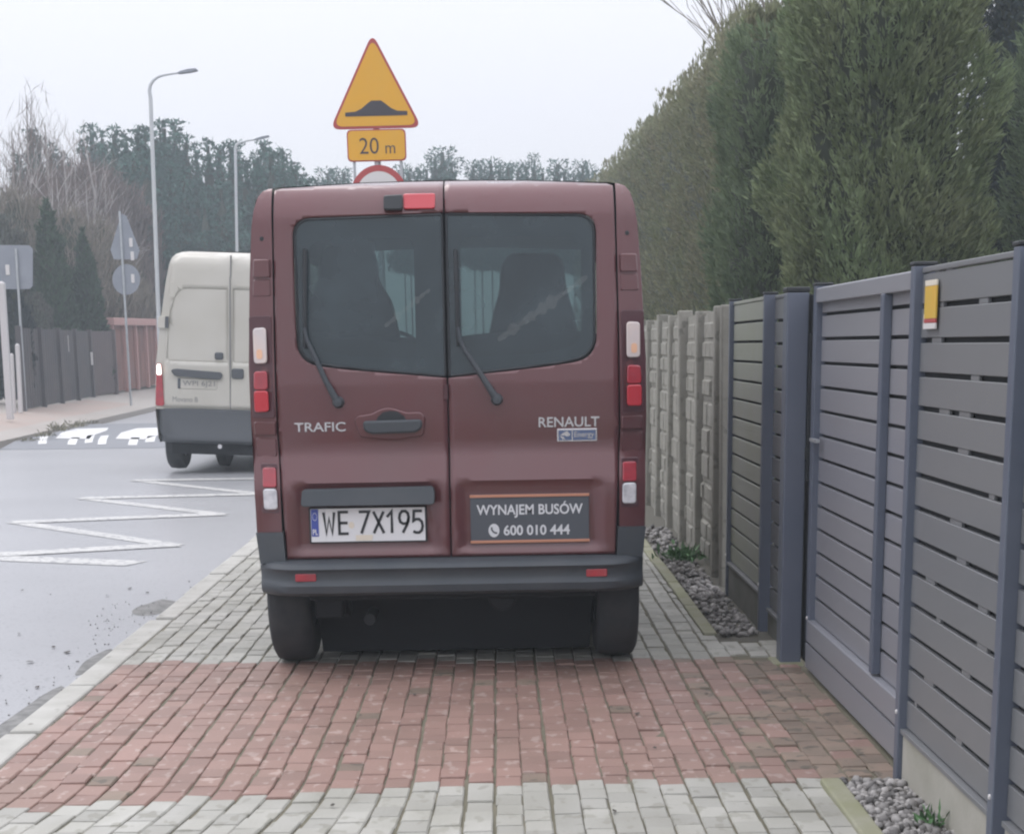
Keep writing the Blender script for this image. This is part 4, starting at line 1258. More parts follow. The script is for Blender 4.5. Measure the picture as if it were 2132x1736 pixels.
# triangle (outer corners before rounding)
T = [(-0.418, 3.495), (0.418, 3.495), (0.0, 4.315)]
to = plate_parts(T, 'warning_triangle', 'sign_yellow', 'sign_red', 0.020, 0.10, sg)
hm_ = MB()
hm_.sheet([(-0.272, 3.604), (0.290, 3.604), (0.290, 3.640), (0.20, 3.644), (0.145, 3.668), (0.085, 3.715), (0.055, 3.736), (-0.03, 3.736), (-0.06, 3.718), (-0.125, 3.668), (-0.18, 3.644), (-0.272, 3.638)], [], lambda u, v: (u, -0.006, v), 0, 0)
hm_.build('hump_symbol', 'sign_black', to)
po = plate_parts([(-0.268, 3.212), (0.268, 3.212), (0.268, 3.490), (-0.268, 3.490)], 'distance_plate', 'sign_yellow', 'sign_red', 0.011, 0.045, sg)
t_ = MB()
text(t_, '20', lambda u, v: (u, -0.006, v), -0.155, 0.020, 3.277, 3.417, -0.004)
text(t_, 'm', lambda u, v: (u, -0.006, v), 0.080, 0.168, 3.277, 3.347, -0.004)
t_.build('plate_lettering', 'sign_black', po)
cr = MB(); R0 = 0.262
cir = [(0.005 + R0 * math.cos(a * math.pi / 24), 2.905 + R0 * 1.05 * math.sin(a * math.pi / 24)) for a in range(48)]
cr.prism(cir, lambda u, v, q: (u, q, v), 0.0, 0.018)
co_ = cr.build('round_sign', 'sign_red', sg)
cr = MB(); cr.sheet([(0.005 + (x - 0.005) * 0.80, 2.905 + (z - 2.905) * 0.80) for x, z in cir], [], lambda u, v: (u, -0.003, v), 0, 0)
cr.build('sign_face', 'sign_white', co_)
br = MB()
for x in (-0.21, 0.215):
    br.box(x - 0.012, x + 0.012, 0.02, 0.04, 2.7, 3.3)
br.build('mounting_bracket', 'galv', sg)

def lamp(base_px, base_y, pts, Y, label, r0, head):
    b = at(*base_px, Y=base_y)
    z0 = 0.2
    L = empty('street_lamp', (b.x, Y, z0), label, 'street lamp', 'street lamps along the left side of the road')
    P = [at(x, y, Y=Y) for x, y in pts]
    base = P[0] + (P[0] - P[1]) * ((P[0].z - z0) / (P[1].z - P[0].z))
    L.location = base
    rel = [p - base for p in [base] + P]
    m = MB()
    npole = len(rel)
    m.tube(rel, [r0 * (1 - 0.055 * min(10, i * 1.2)) for i in range(npole)], 10)
    m.build('pole', 'lamp_pole', L, smooth=60)
    a, c = rel[-1], at(*head, Y=Y) - base
    d = (c - a).normalized()
    n_ = Vector((-d.z, 0, d.x))
    h = MB()
    prof = [(-0.05, -0.05, -0.03), (0.1, -0.07, 0.05), (0.55, -0.09, 0.10), (0.95, -0.06, 0.07), (1.0, -0.03, 0.02)]
    Lh = (c - a).length
    top = [a + d * (t * Lh) + n_ * (u * r0 * 7) for t, l, u in prof]; bot = [a + d * (t * Lh) + n_ * (l * r0 * 7) for t, l, u in prof]
    ring_ = top + list(reversed(bot))
    V = [q + Vector((0, -0.1, 0)) for q in ring_] + [q + Vector((0, 0.1, 0)) for q in ring_]
    n = len(ring_)
    h.add(V, [tuple(range(n)), tuple(range(2 * n - 1, n - 1, -1))] + [(i, i + n, (i + 1) % n + n, (i + 1) % n) for i in range(n)])
    h.build('lamp_head', 'signback', L, bevel=0.01)
    return L
lamp((330, 640), 40, [(328, 600), (313.5, 205), (311, 190), (313, 178), (319, 168), (328, 161), (340, 157), (358, 154), (372, 152)], 40, 'nearer tall curved street lamp rising behind the white van', 0.052, (411, 146))
lamp((493, 520), 60, [(493, 505), (490, 310), (492, 302), (500, 297), (515, 293), (530, 291)], 60, 'farther curved street lamp against the pines', 0.055, (561, 284))

# grey backs of signs facing the other way
def lp_z(x, y): 
    q = max(0.0, min(1.0, (kerbL(y) - x) / 3.6))
    return 0.07 + 0.42 * q
def signback(Ypl, base_px, top_px, label, shapes, clips, r=0.03):
    b, t = at(*base_px, Y=Ypl), at(*top_px, Y=Ypl)
    L = empty('road_sign', b, label, 'road sign', 'road signs seen from behind')
    m = MB(); m.tube([(0, 0, -0.15), t - b], r, 10); m.build('pole', 'galv', L, smooth=60)
    for nm, poly in shapes:
        P = [(at(x, y, Y=Ypl) - b) for x, y in poly]
        m = MB(); m.prism([(p.x, p.z) for p in P], lambda u, v, q: (u, q, v), 0.045, 0.06)
        m.build(nm, 'signback', L, bevel=0.004)
    m = MB()
    for x, y in clips:
        p = at(x, y, Y=Ypl) - b
        m.box(p.x - 0.045, p.x + 0.045, 0.02, 0.044, p.z - 0.11, p.z + 0.11)
    m.build('sign_clip', 'sign_white', L, bevel=0.01)
circ = [(262 + 29 * math.cos(a * 0.2618), 582 + 32 * math.sin(a * 0.2618)) for a in range(24)]
signback(45, (272, 832), (249, 440), 'backs of a triangular and a round sign on one leaning pole',
         [('triangular_plate', [(236, 540), (229, 520), (252, 445), (262, 449), (290, 522), (284, 540)]), ('round_plate', [(x, y) for x, y in circ])], [(272, 505), (275, 533), (276, 580)])
signback(38, (53, 842), (33, 518), 'back of a square sign on a thin pole at the left edge',
         [('square_plate', [(-14, 602), (-14, 510), (60, 511), (67, 518), (67, 595), (60, 602)])], [(15, 665 / 1.0)][:0] + [(15, 562)], 0.028)
wpst = [((20, 852), (3, 590), 0.062, 34, 'thick whitish post at the left edge of the picture'), ((28, 842), (24, 738), 0.04, 37, 'short white post beside the left edge, left of its twin'), ((42, 840), (36, 718), 0.042, 37, 'taller of the two short white posts near the left edge')]
for (bp, tp, r, Y, lab) in wpst:
    b, t = at(*bp, Y=Y), at(*tp, Y=Y)
    m = MB()
    d = t - b
    for a in (0,):
        m.add([(-r, -r, -0.2), (r, -r, -0.2), (r, r, -0.2), (-r, r, -0.2), (d.x - r, -r, d.z), (d.x + r, -r, d.z), (d.x + r, r, d.z), (d.x - r, r, d.z), (d.x, 0, d.z + r * 0.8)],
              [(3, 2, 1, 0), (0, 1, 5, 4), (1, 2, 6, 5), (2, 3, 7, 6), (3, 0, 4, 7), (4, 5, 8), (5, 6, 8), (6, 7, 8), (7, 4, 8)])
    o = m.build('concrete_post', 'whitepost', bevel=0.01)
    o.location = b
    tag(o, lab, 'post', 'white posts at the left edge')

# ================================================================== LEFT FENCES AND WALL
def strip_fence(name, A, B, ztop, material, label, cat, pn, board=0.14, postm=None, bottom=-0.15, cap=None):
    A, B = Vector(A), Vector(B)
    L = empty(name, A, label, cat)
    d = B - A
    ln_ = Vector((d.x, d.y, 0)).length
    ux = Vector((d.x, d.y, 0)).normalized()
    nx = Vector((ux.y, -ux.x, 0))
    m = MB()
    k = 0.0
    while k < ln_ - 0.01:
        e = min(k + board, ln_)
        j = 0.012 * (int(k / board) % 2)
        za, zb = d.z * k / ln_, d.z * e / ln_
        P = [ux * k + nx * j, ux * e + nx * j, ux * e + nx * (j - 0.03), ux * k + nx * (j - 0.03)]
        m.add([(p.x, p.y, (za if i in (0, 3) else zb) + bottom) for i, p in enumerate(P)] + [(p.x, p.y, (za if i in (0, 3) else zb) + ztop) for i, p in enumerate(P)],
              [(3, 2, 1, 0), (4, 5, 6, 7), (0, 1, 5, 4), (1, 2, 6, 5), (2, 3, 7, 6), (3, 0, 4, 7)])
        k += board
    m.build('boards', material, L)
    for i in range(pn + 1):
        p = d * (i / pn) + nx * 0.03
        pm = MB(); pm.box(p.x - 0.06, p.x + 0.06, p.y - 0.06, p.y + 0.06, p.z - 0.2, p.z + ztop + 0.04)
        pm.build('post', postm or material, L, bevel=0.008)
    if cap:
        m = MB()
        P = [nx * 0.14 - ux * 0.1, d + nx * 0.14 + ux * 0.1, d - nx * 0.14 + ux * 0.1, nx * -0.14 - ux * 0.1]
        h = cap[1]
        m.add([(p.x, p.y, p.z + ztop) for p in P] + [(p.x, p.y, p.z + ztop + h) for p in P], [(3, 2, 1, 0), (4, 5, 6, 7), (0, 1, 5, 4), (1, 2, 6, 5), (2, 3, 7, 6), (3, 0, 4, 7)])
        m.build('coping', cap[0], L, bevel=0.02)
    return L
fA, fB, fC, fD = at(46, 838, Y=38), at(191, 814, Y=47.5), at(240, 806, Y=50.5), at(345, 787, Y=60)
strip_fence('panel_fence', fA, fB, 1.62, 'leftfence', 'dark grey-brown board fence across the road, left of the brown gate', 'fence', 4)
strip_fence('board_gate', fB + Vector((-0.06, 0.2, 0)), fC, 1.62, 'browngate', 'brown board gate across the road between dark fence and red wall', 'gate', 1, 0.11)
strip_fence('garden_wall', fC + Vector((-0.1, 0.3, 0)), fD, 1.78, 'redwall', 'dark red wall with pinkish coping across the road behind the sign pole', 'wall', 5, 0.5, 'coping', cap=('coping', 0.22))
for px, y0, y1, Y, lab in ((140, 698, 732, 44.2, 'small white notice on the dark board fence'), (192, 733, 760, 47.0, 'narrow pale notice at the edge of the brown gate')):
    q, t = at(px, y1, Y=Y), at(px, y0, Y=Y)
    m = MB(); m.box(-0.05 if px < 150 else -0.03, 0.05 if px < 150 else 0.03, -0.01, 0.01, 0, t.z - q.z)
    o = m.build('notice', 'sign_white', bevel=0.004)
    o.location = q
    tag(o, lab, 'notice')

# ================================================================== CONCRETE FENCE AND METAL FENCE ON THE RIGHT
gv = MB(); gv.box(1.66, 60, 3.0, 120, -0.6, -0.03); tag(gv.build('garden_ground', 'soil'), kind='structure')
cf = empty('concrete_fence', (1.50, 11.0, 0), 'weathered grey precast concrete fence between red van and metal fence', 'fence')
cx0 = 0.0
PY = [0.0] + [0.45 + 1.06 * i for i in range(14)]
for i, y in enumerate(PY):
    m = MB()
    lean = random.gauss(0, 0.006)
    m.prism(rpoly([(-0.055, y - 0.055), (0.06, y - 0.055), (0.06, y + 0.055), (-0.055, y + 0.055)], 0.012, 2), lambda u, v, q: (u + lean * q, v, q), -0.2, 1.78 + random.gauss(0, 0.02))
    m.build('post', 'concrete', cf, bevel=0.01)
for i, (a, b) in enumerate(zip(PY[:-1], PY[1:])):
    m = MB()
    ya, yb = a + 0.068, b - 0.068
    zt = [0.02, 0.58, 1.16, 1.72]
    for r_i in range(3):
        m.box(0.0, 0.04, ya, yb, zt[r_i] - (0.2 if r_i == 0 else 0), zt[r_i + 1] - 0.006)
        # raised stonework pattern
        rows_n = 4 if r_i != 1 else 3
        z = zt[r_i] + 0.02
        hgt = (zt[r_i + 1] - zt[r_i] - 0.03) / rows_n
        for rr in range(rows_n):
            k = ya + 0.02
            while k < yb - 0.06:
                wd = min(random.uniform(0.16, 0.42), yb - 0.02 - k)
                if r_i == 2 and rr == rows_n - 1:
                    pass
                c = 0.012
                x0 = -random.uniform(0.004, 0.022)
                zz0, zz1, y0, y1 = z + 0.008, z + hgt - 0.008, k + 0.008, k + wd - 0.008
                if y1 - y0 > 0.05:
                    m.add([(0.0, y0, zz0), (0.0, y1, zz0), (0.0, y1, zz1), (0.0, y0, zz1), (x0, y0 + c, zz0 + c), (x0, y1 - c, zz0 + c), (x0, y1 - c, zz1 - c), (x0, y0 + c, zz1 - c)],
                          [(4, 7, 6, 5), (0, 4, 5, 1), (1, 5, 6, 2), (2, 6, 7, 3), (3, 7, 4, 0)])
                k += wd
            z += hgt
    # wavy top edge
    k = ya
    while k < yb - 0.02:
        e = min(k + 0.16, yb)
        m.box(0.0, 0.04, k, e, 1.714, 1.73 + random.uniform(0.0, 0.05))
        k = e
    m.build('concrete_panel', 'concrete', cf)

def slat_fence(loc_y0, loc_y1, label, slatm='slat', plinth='plinth_dark', pz=0.19, posts=(True, True), x=FX, holes=0, name='fence_panel', postw=0.05, zt=1.795, nsl=14, group=None, proud=0.03, postlen=None):
    L = empty(name, (x, (loc_y0 + loc_y1) / 2, 0), label, 'fence panel' if name == 'fence_panel' else 'gate', group)
    a, b = loc_y0 - L.location.y, loc_y1 - L.location.y
    pitch = (zt - pz - 0.02) / nsl
    m = MB()
    for i in range(nsl):
        z0 = pz + 0.02 + i * pitch
        h = pitch - (0.0175 if holes else 0.015)
        if holes:
            # small bridges of metal close the gaps here and there
            m.box(0.0, 0.018, a, b, z0, z0 + h)
            q = a + 0.04
            for _ in range(random.choice((1, 2, 2))):
                q = random.uniform(a + 0.08, b - 0.25)
                w_ = random.uniform(0.03, 0.14)
                m.box(0.003, 0.016, b - (q - a) - 0.05, b - (q - a) - 0.05 + w_, z0 + h, z0 + pitch)
        else:
            m.box(0.0, 0.018, a, b, z0, z0 + h)
    m.box(0.02, 0.024, a, b, pz + 0.02, zt - 0.03, 1)
    m.build('slats', [slatm, 'gap'], L, bevel=0.0025, seg=1)
    m = MB(); m.box(-0.004, 0.022, a, b, zt - 0.012, zt + 0.006); m.build('top_rail', slatm, L, bevel=0.003)
    for k, y in enumerate((a, b)):
        if posts[k]:
            m = MB(); m.box(-proud, 0.045, y - postw / 2, y + postw / 2, (postlen if postlen is not None else -0.1), zt + 0.012)
            p = m.build('post', 'post', L, bevel=0.004)
            m = MB(); m.box(-proud - 0.004, 0.049, y - postw / 2 - 0.004, y + postw / 2 + 0.004, zt + 0.013, zt + 0.026)
            m.build('post_cap', 'ink', p, bevel=0.004)
            m = MB()
            m.lathe([(0.0, -0.006), (0.007, -0.005), (0.009, 0.0)], lambda aa, bb, hh: (-proud + hh, y + aa * 0.8, 0.255 + bb), 10)
            m.build('bolt', 'sign_white', p)
    if plinth:
        m = MB(); m.box(-0.012, 0.04, a + postw / 2, b - postw / 2, -0.15, pz - 0.004)
        m.build('plinth', plinth, L, bevel=0.006)
        m = MB(); m.box(-0.022, 0.03, a + postw / 2, b - postw / 2, pz - 0.003, pz + 0.014)
        m.build('bottom_rail', 'slat', L, bevel=0.002)
    return L
GRP = 'grey slatted fence panels and gate along the pavement'
slat_fence(9.20, 10.55, 'algae-stained slatted metal fence panel between concrete fence and gate post', 'slat_algae', 'plinth_dark', 0.20, group=GRP, proud=0.025)
slat_fence(8.47, 9.16, 'narrow slatted fence panel squeezed between the stained panel and the thick gate post', 'slat', 'plinth_dark', 0.12, (False, False), FX + 0.03, group=GRP)
slat_fence(4.73, 5.90, 'slatted fence panel with a yellow notice, right of the gate', 'slat', 'plinth', 0.185, (True, True), FX, 1, group=GRP, postw=0.055)
slat_fence(3.5, 4.70, 'nearest slatted fence panel, cut off by the right picture edge', 'slat', 'plinth', 0.185, (False, False), FX + 0.012, 1, group=GRP)
gt = slat_fence(6.0, 8.02, 'grey slatted metal gate with an upright middle bar', 'slat_blue', None, 0.235, (False, True), FX + 0.06, 0, 'gate', 0.07, 1.80, 14, GRP, 0.03, 0.14)
yo = gt.location.y
m = MB(); m.box(-0.035, 0.0, 6.60 - yo - 0.028, 6.60 - yo + 0.028, 0.26, 1.735); m.build('middle_bar', 'post', gt, bevel=0.004)
m = MB(); m.box(-0.03, 0.03, 5.97 - yo, 8.0 - yo, 1.735, 1.80); m.build('top_frame', 'slat_blue', gt, bevel=0.004)
m = MB(); m.box(-0.035, 0.03, 5.97 - yo, 8.0 - yo, 0.145, 0.25); m.build('bottom_frame', 'slat_blue', gt, bevel=0.006)
m = MB(); m.box(-0.03, 0.03, 5.97 - yo, 8.05 - yo, 0.012, 0.132); m.build('bottom_beam', 'slat_blue', gt, bevel=0.004)
m = MB(); m.box(-0.04, -0.02, 7.86 - yo, 8.02 - yo, 1.10, 1.115); m.build('latch', 'galv', gt)
gp = empty('gate_post', (1.437, 8.27, 0), 'thick square dark gate post beside the middle of the metal fence', 'post')
m = MB(); m.box(-0.052, 0.052, -0.06, 0.06, -0.1, 1.79); m.build('shaft', 'post', gp, bevel=0.006)
m = MB(); m.box(-0.056, 0.056, -0.064, 0.064, 1.791, 1.815); m.build('post_cap', 'ink', gp, bevel=0.006)
m = MB(); m.box(-0.09, 0.06, -0.1, 0.1, -0.05, 0.004)
m.build('footing', 'edge', gp, bevel=0.01)
m = MB(); m.box(0.045, 0.06, -0.075, -0.06, 1.0, 1.06); m.box(0.053, 0.075, -0.08, 0.04, 0.9, 1.6); m.box(0.066, 0.078, -0.26, 0.32, 0.02, 1.78); m.build('hinge_and_gap_fill', 'ink', gp, bevel=0.003)  # hinge pieces, plus a tall dark sheet added to shade the open slit
for y, z in ((7.96, 1.1),):
    pass
nb = MB()
nb.prism(rpoly([(5.632, 1.60), (5.785, 1.60), (5.785, 1.754), (5.632, 1.754)], 0.008, 3), lambda u, v, q: (q, u, v), -0.008, 0.0, 0)
no = nb.build('notice', 'yellowplate', bevel=0.002, origin=(FX - 0.006, 5.71, 1.68)) if False else None
nt_ = empty('notice', (FX - 0.008, 5.71, 1.60), 'small yellow notice with red and white foot fixed to the fence panel', 'notice')
m = MB(); m.box(-0.006, 0.0, -0.075, 0.075, 0.030, 0.135); m.build('yellow_field', 'yellowplate', nt_, bevel=0.001)
m = MB(); m.box(-0.006, 0.0, -0.075, 0.075, 0.136, 0.154); m.build('pale_field', 'cream', nt_, bevel=0.001)
m = MB(); m.box(-0.006, 0.0, -0.075, 0.075, 0.016, 0.029); m.build('red_field', 'sign_red', nt_, bevel=0.001)
m = MB(); m.box(-0.006, 0.0, -0.075, 0.085, -0.004, 0.015); m.box(-0.005, -0.001, 0.076, 0.086, 0.0155, 0.045); m.build('white_field', 'sign_white', nt_, bevel=0.001)

# ================================================================== HEDGES ON THE RIGHT
def hedge(name, loc, label, cat, boxes, n, L, Wd, material, group=None, seed=0.0, lumpy=0.24, freq=1.3):
    """Clipped hedge: a long box-shaped body (y0, y1, x0, x1, top at y0, top at y1, base) covered with sprays."""
    o = empty(name, loc, label, cat, group)
    y0, y1, x0, x1, ta, tb_, zb = boxes
    A = RNG.uniform(0, 1, (n, 3))
    top = lambda y: ta + (tb_ - ta) * (y - y0) / (y1 - y0)
    faces = RNG.choice(4, n, p=[0.62, 0.16, 0.16, 0.06])
    P, N = np.zeros((n, 3)), np.zeros((n, 3))
    yv = y0 + A[:, 0] ** 1.35 * (y1 - y0)
    tp = top(yv)
    for fi in range(4):
        k = faces == fi
        if fi == 0:       # road side
            P[k] = np.stack([np.full(k.sum(), x0), yv[k], zb + A[k, 1] * (tp[k] - zb)], 1); N[k] = (-1, 0, 0.05)
        elif fi == 1:     # near end
            P[k] = np.stack([x0 + A[k, 0] * (x1 - x0), np.full(k.sum(), y0), zb + A[k, 1] * (ta - zb)], 1); N[k] = (0, -1, 0.05)
        elif fi == 2:     # top
            P[k] = np.stack([x0 + A[k, 1] * (x1 - x0), yv[k], tp[k]], 1); N[k] = (0, 0, 1)
        else:
            P[k] = np.stack([np.full(k.sum(), x1), yv[k], zb + A[k, 1] * (tp[k] - zb)], 1); N[k] = (1, 0, 0)
    # soften the upper edge
    rel = np.clip((P[:, 2] - (tp - 0.5)) / 0.5, 0, 1) * (faces < 2)
    P[:, 0] += np.where(faces == 0, rel ** 2 * 0.45, 0)
    d = lump(P, freq, seed) * lumpy + lump(P * np.array([1, 1, 0.35]), freq * 2.8, seed + 5) * lumpy * 1.1
    P = P + N * (d - np.abs(RNG.normal(0, 0.06, n)))[:, None]
    V, F = plumes(P, N, L, Wd)
    poly_mesh('foliage', V, F, 4, material, o)
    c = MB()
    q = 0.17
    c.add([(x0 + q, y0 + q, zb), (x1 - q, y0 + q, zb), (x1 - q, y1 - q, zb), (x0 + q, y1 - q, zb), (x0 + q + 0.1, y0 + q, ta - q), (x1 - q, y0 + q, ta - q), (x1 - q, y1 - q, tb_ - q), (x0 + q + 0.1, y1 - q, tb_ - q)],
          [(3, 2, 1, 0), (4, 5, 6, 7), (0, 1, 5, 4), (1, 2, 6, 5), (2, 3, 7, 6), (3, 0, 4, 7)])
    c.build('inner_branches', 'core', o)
    return o
hedge('conifer_hedge', (2.8, 20, 0), 'long clipped brownish-green conifer hedge behind the concrete fence', 'hedge', (-0.4, 40, 0.0, 1.3, 5.2, 6.5, 0.0), 190000, 0.10, 0.024, 'hedge_a')
def thuja(loc, label, prof, h0, h1, rx, ry, n, L, Wd, material, seed, lumpy, name='thuja_tree', square=2.4, freq=1.1, group=None, **kw):
    o = empty(name, loc, label, 'tree', group)
    crown('crown', o, prof, h0, h1, rx, ry, n, L, Wd, material, lumpy, freq, seed, square=square, **kw)
    t = MB(); t.tube([(0, 0, -0.1), (0.02, 0, (h0 + h1) * 0.4)], [0.10, 0.06], 8); t.build('trunk', 'bark', o)
    return o
flat_top = lambda t: min(1.0, 0.86 + 0.3 * t) * (1.0 if t < 0.9 else max(0.0, 1 - ((t - 0.9) / 0.1) ** 2 * 0.45))
round_top = lambda t: (1.07 - 0.2 * t) * (0.93 + 0.12 * math.sin(t * 2.6)) * (1.0 if t < 0.72 else math.sqrt(max(0.02, 1 - ((t - 0.72) / 0.28) ** 2)))
TG = 'clipped thujas behind the metal fence'
thuja((2.68, 17.2, 0), 'flat-topped thuja standing between the long hedge and the big thuja', flat_top, 0.2, 4.52, 0.48, 0.8, 36000, 0.09, 0.022, 'hedge_b', 3.0, 0.30, group=TG, plume=True)
thuja((3.27, 14.9, 0), 'big rounded thuja behind the gate, cut off by the top of the picture', round_top, 0.3, 5.3, 0.80, 0.95, 110000, 0.085, 0.02, 'hedge_c', 8.0, 0.27, group=TG, plume=True, core=0.76, deep=0.22)
thuja((5.88, 17.6, 0), 'shorter flat-topped thuja at the right picture edge', flat_top, 0.3, 4.92, 0.62, 1.0, 36000, 0.09, 0.022, 'hedge_b', 12.0, 0.2, group=TG, plume=True)
thuja((4.95, 14.6, 0), 'low brownish shrub above the nearest fence panel at the right edge', round_top, 0.2, 3.35, 0.36, 0.6, 12000, 0.085, 0.032, 'hedge_a', 15.0, 0.3, name='shrub', group=None, plume=True)
thuja((6.25, 20.5, 0), 'dark conifer added to fill the shaded gap between the big thuja and the right edge one', round_top, 0.2, 6.6, 0.75, 0.6, 26000, 0.10, 0.03, 'shrub_dark', 16.0, 0.3, name='shrub', group=None)  # dark crown added where the gap between the thujas lies in shade
thuja((9.3, 27, 0), 'dull grey-brown tree behind the flat-topped thuja at the right edge', round_top, 0.5, 9.0, 1.5, 1.5, 22000, 0.16, 0.06, 'hedge_a', 18.0, 0.3, name='tree', group=None)
thuja((5.3, 30, 0), 'bluish conifer top showing above the flat-topped dark thuja', lambda t: 1.05 - t * 0.8, 1.0, 8.2, 0.42, 0.5, 9000, 0.18, 0.06, 'pine', 21.0, 0.25, name='conifer_tree', square=2.0, group=None)

# bare tree behind the hedge
random.seed(21)
bt = empty('bare_tree', (5.35, 30, 0), 'leafless tree with pale thin branches rising behind the long hedge', 'tree')
m = MB()
branch(m, Vector((0, 0, 0)), Vector((-0.05, 0, 1)), 4.3, 0.10, 0)
for i in range(20):
    x = random.uniform(-0.62, 0.42)
    branch(m, Vector((x * 0.3, 0, 3.4)), Vector((x * 0.75 - 0.02, random.uniform(-0.2, 0.2), 1)), random.uniform(2.4, 4.6), 0.026, 2, 0.3, 4, 0.3, 0.006)
m.build('trunk_and_branches', 'twig_tan', bt)

# ================================================================== TREES ACROSS THE ROAD AND FAR WOOD
random.seed(5)
def pine_prof(t):
    k = 0.0
    for c, w, a in ((0.12, 0.16, 0.75), (0.34, 0.15, 1.0), (0.55, 0.13, 0.85), (0.72, 0.10, 0.52), (0.86, 0.07, 0.27), (0.96, 0.05, 0.12)):
        k = max(k, a * math.exp(-((t - c) / w) ** 2))
    return k
def far_tree(name, label, group, prof, H, R, base, n, L, Wd, material, seed, core=0.6, lumpy=0.5, up=0.3, spread=0.7, trunk_r=0.06, trunkm='bark', freq=0.8, deep=0.4):
    o = empty(name, (0, 0, 0), label, 'tree', group)
    crown('crown', o, prof, base * H, H, R, R, n, L, Wd, material, lumpy, freq, seed, core, up, spread, 2.0, deep)
    t = MB(); t.tube([(0, 0, -0.3), (0.05, 0, H * 0.5), (0, 0, H * 0.93)], [trunk_r, trunk_r * 0.7, trunk_r * 0.2], 6)
    t.build('trunk', trunkm, o)
    return o
def place(o, px, py, Y, H, zbase=0.45, sx=1.0):
    """Put a tree's top where the photo shows it, at distance Y; its base stands on the ground."""
    p = at(px, py, Y=Y)
    s = (p.z - zbase) / H
    o.location = (p.x, Y, zbase)
    o.scale = (s * sx, s * sx, s)
    o.rotation_euler = (0, 0, random.uniform(0, 6.28))
PL, PGR = 'blue-green pine in the hazy wood behind the white van', 'pines of the far wood'
pt = [far_tree('pine_tree', PL, PGR, pine_prof, 11.0, 1.35, 0.16, 9000, 0.30, 0.11, 'pine', 3.0 + i * 7, 0.62, 0.55) for i in range(4)]
spots = [(236, 266, 72), (262, 280, 76), (285, 268, 73), (300, 262, 79), (322, 276, 74), (340, 250, 76), (362, 248, 80), (386, 280, 75), (408, 300, 78), (432, 287, 74), (456, 300, 80), (480, 292, 76), (496, 318, 73),
         (528, 326, 77), (548, 292, 79), (566, 318, 74), (588, 312, 80), (606, 336, 76), (626, 362, 73), (214, 300, 78), (190, 262, 86), (212, 272, 88), (62, 268, 84), (80, 282, 82), (104, 300, 86), (128, 318, 83), (40, 320, 82)]
spots += [(x, 350 + 40 * math.sin(x * 0.7), 69 + (x % 3)) for x in range(225, 650, 26)]
spots += [(x, 440 + 30 * math.sin(x * 0.5), 66 + (x % 4)) for x in range(215, 660, 30)]
for i, (x, y, Y) in enumerate(spots):
    o = pt[i] if i < 4 else copy_tree(pt[i % 4])
    place(o, x, y, Y, 11.0, 0.4, random.uniform(0.75, 1.1) if y < 345 else random.uniform(0.9, 1.2))
PL2, PGR2 = 'distant pine on the skyline above the red van roof', 'pines on the skyline right of the sign'
sky_ = [(682, 352, 92, 1.0), (700, 360, 96, .9), (716, 352, 93, .9), (660, 375, 90, 1), (838, 345, 94, .8), (852, 352, 92, .9), (868, 358, 95, 1.), (888, 345, 96, .8), (905, 322, 93, .8), (921, 308, 92, 1.0), (940, 330, 95, 1.0), (985, 336, 94, .8), (1002, 342, 97, .9),
        (1022, 333, 93, .9), (1040, 345, 96, 1), (1058, 340, 92, .9), (1078, 345, 95, .9), (1095, 338, 97, .8), (1112, 322, 94, .5), (1130, 352, 92, .9), (1160, 333, 95, .9), (1175, 352, 96, .9), (1213, 336, 93, .8), (1224, 345, 96, .8), (1195, 362, 95, .9), (1240, 355, 94, .8)]
po_ = far_tree('pine_tree', PL2, PGR2, pine_prof, 11.0, 1.35, 0.50, 6500, 0.26, 0.09, 'pine', 40.0, 0.6, 0.6)
for i, (x, y, Y, k) in enumerate(sky_):
    o = po_ if i == 0 else copy_tree(po_)
    place(o, x, y, Y, 11.0, 0.0, k * 0.95)

# leafless birches and the brown-purple brush below them
def twig_tree(label, group, H, R, base, n, material, seed, trunks=1):
    o = empty('bare_birch', (0, 0, 0), label, 'tree', group)
    crown('twigs', o, lambda t: math.sin(math.pi * min(1, 0.16 + 0.84 * t) ** 0.9) * 0.9 + 0.05, base * H, H, R, R, n, 0.85, 0.022, material, 0.5, 0.8, seed, 0, 1.6, 0.45, 2.0, 1.3)
    t = MB()
    for k in range(trunks):
        x0 = random.uniform(-0.5, 0.5) * (trunks > 1)
        t.tube([(x0, 0, -0.3), (x0 + random.gauss(0, 0.1), 0, H * 0.4), (x0 + random.gauss(0, 0.2), 0, H * 0.72), (x0 + random.gauss(0, 0.25), 0, H * 0.98)], [0.11, 0.09, 0.055, 0.012], 6)
    for k in range(10):
        z = H * random.uniform(0.35, 0.85)
        branch(t, Vector((0, 0, z)), Vector((random.gauss(0, 0.6), random.gauss(0, 0.6), 1)), H * 0.2, 0.028, 1, 0.35, 3, 0.35, 0.009)
    t.build('trunk', 'birch', o)
    return o
BG = 'bare birches across the road'
bl_ = 'pale leafless birch among the bare trees across the road'
bt_ = [twig_tree(bl_, BG, 11.0, 1.5, 0.25, 1600, 'twig', 2.0 + i * 3, 1 + i % 2) for i in range(3)]
for i, (x, y, Y, k) in enumerate([(58, 185, 58, 1.0), (92, 245, 60, 1.0), (22, 260, 57, 1.0), (128, 292, 61, 1.0), (165, 262, 62, 1.0), (196, 330, 63, 1.0), (222, 350, 64, 0.9), (110, 340, 56, 0.9), (8, 360, 55, 1), (178, 370, 60, 0.9)]):
    o = bt_[i] if i < 3 else copy_tree(bt_[i % 3])
    place(o, x, y, Y, 11.0, 0.45, k)
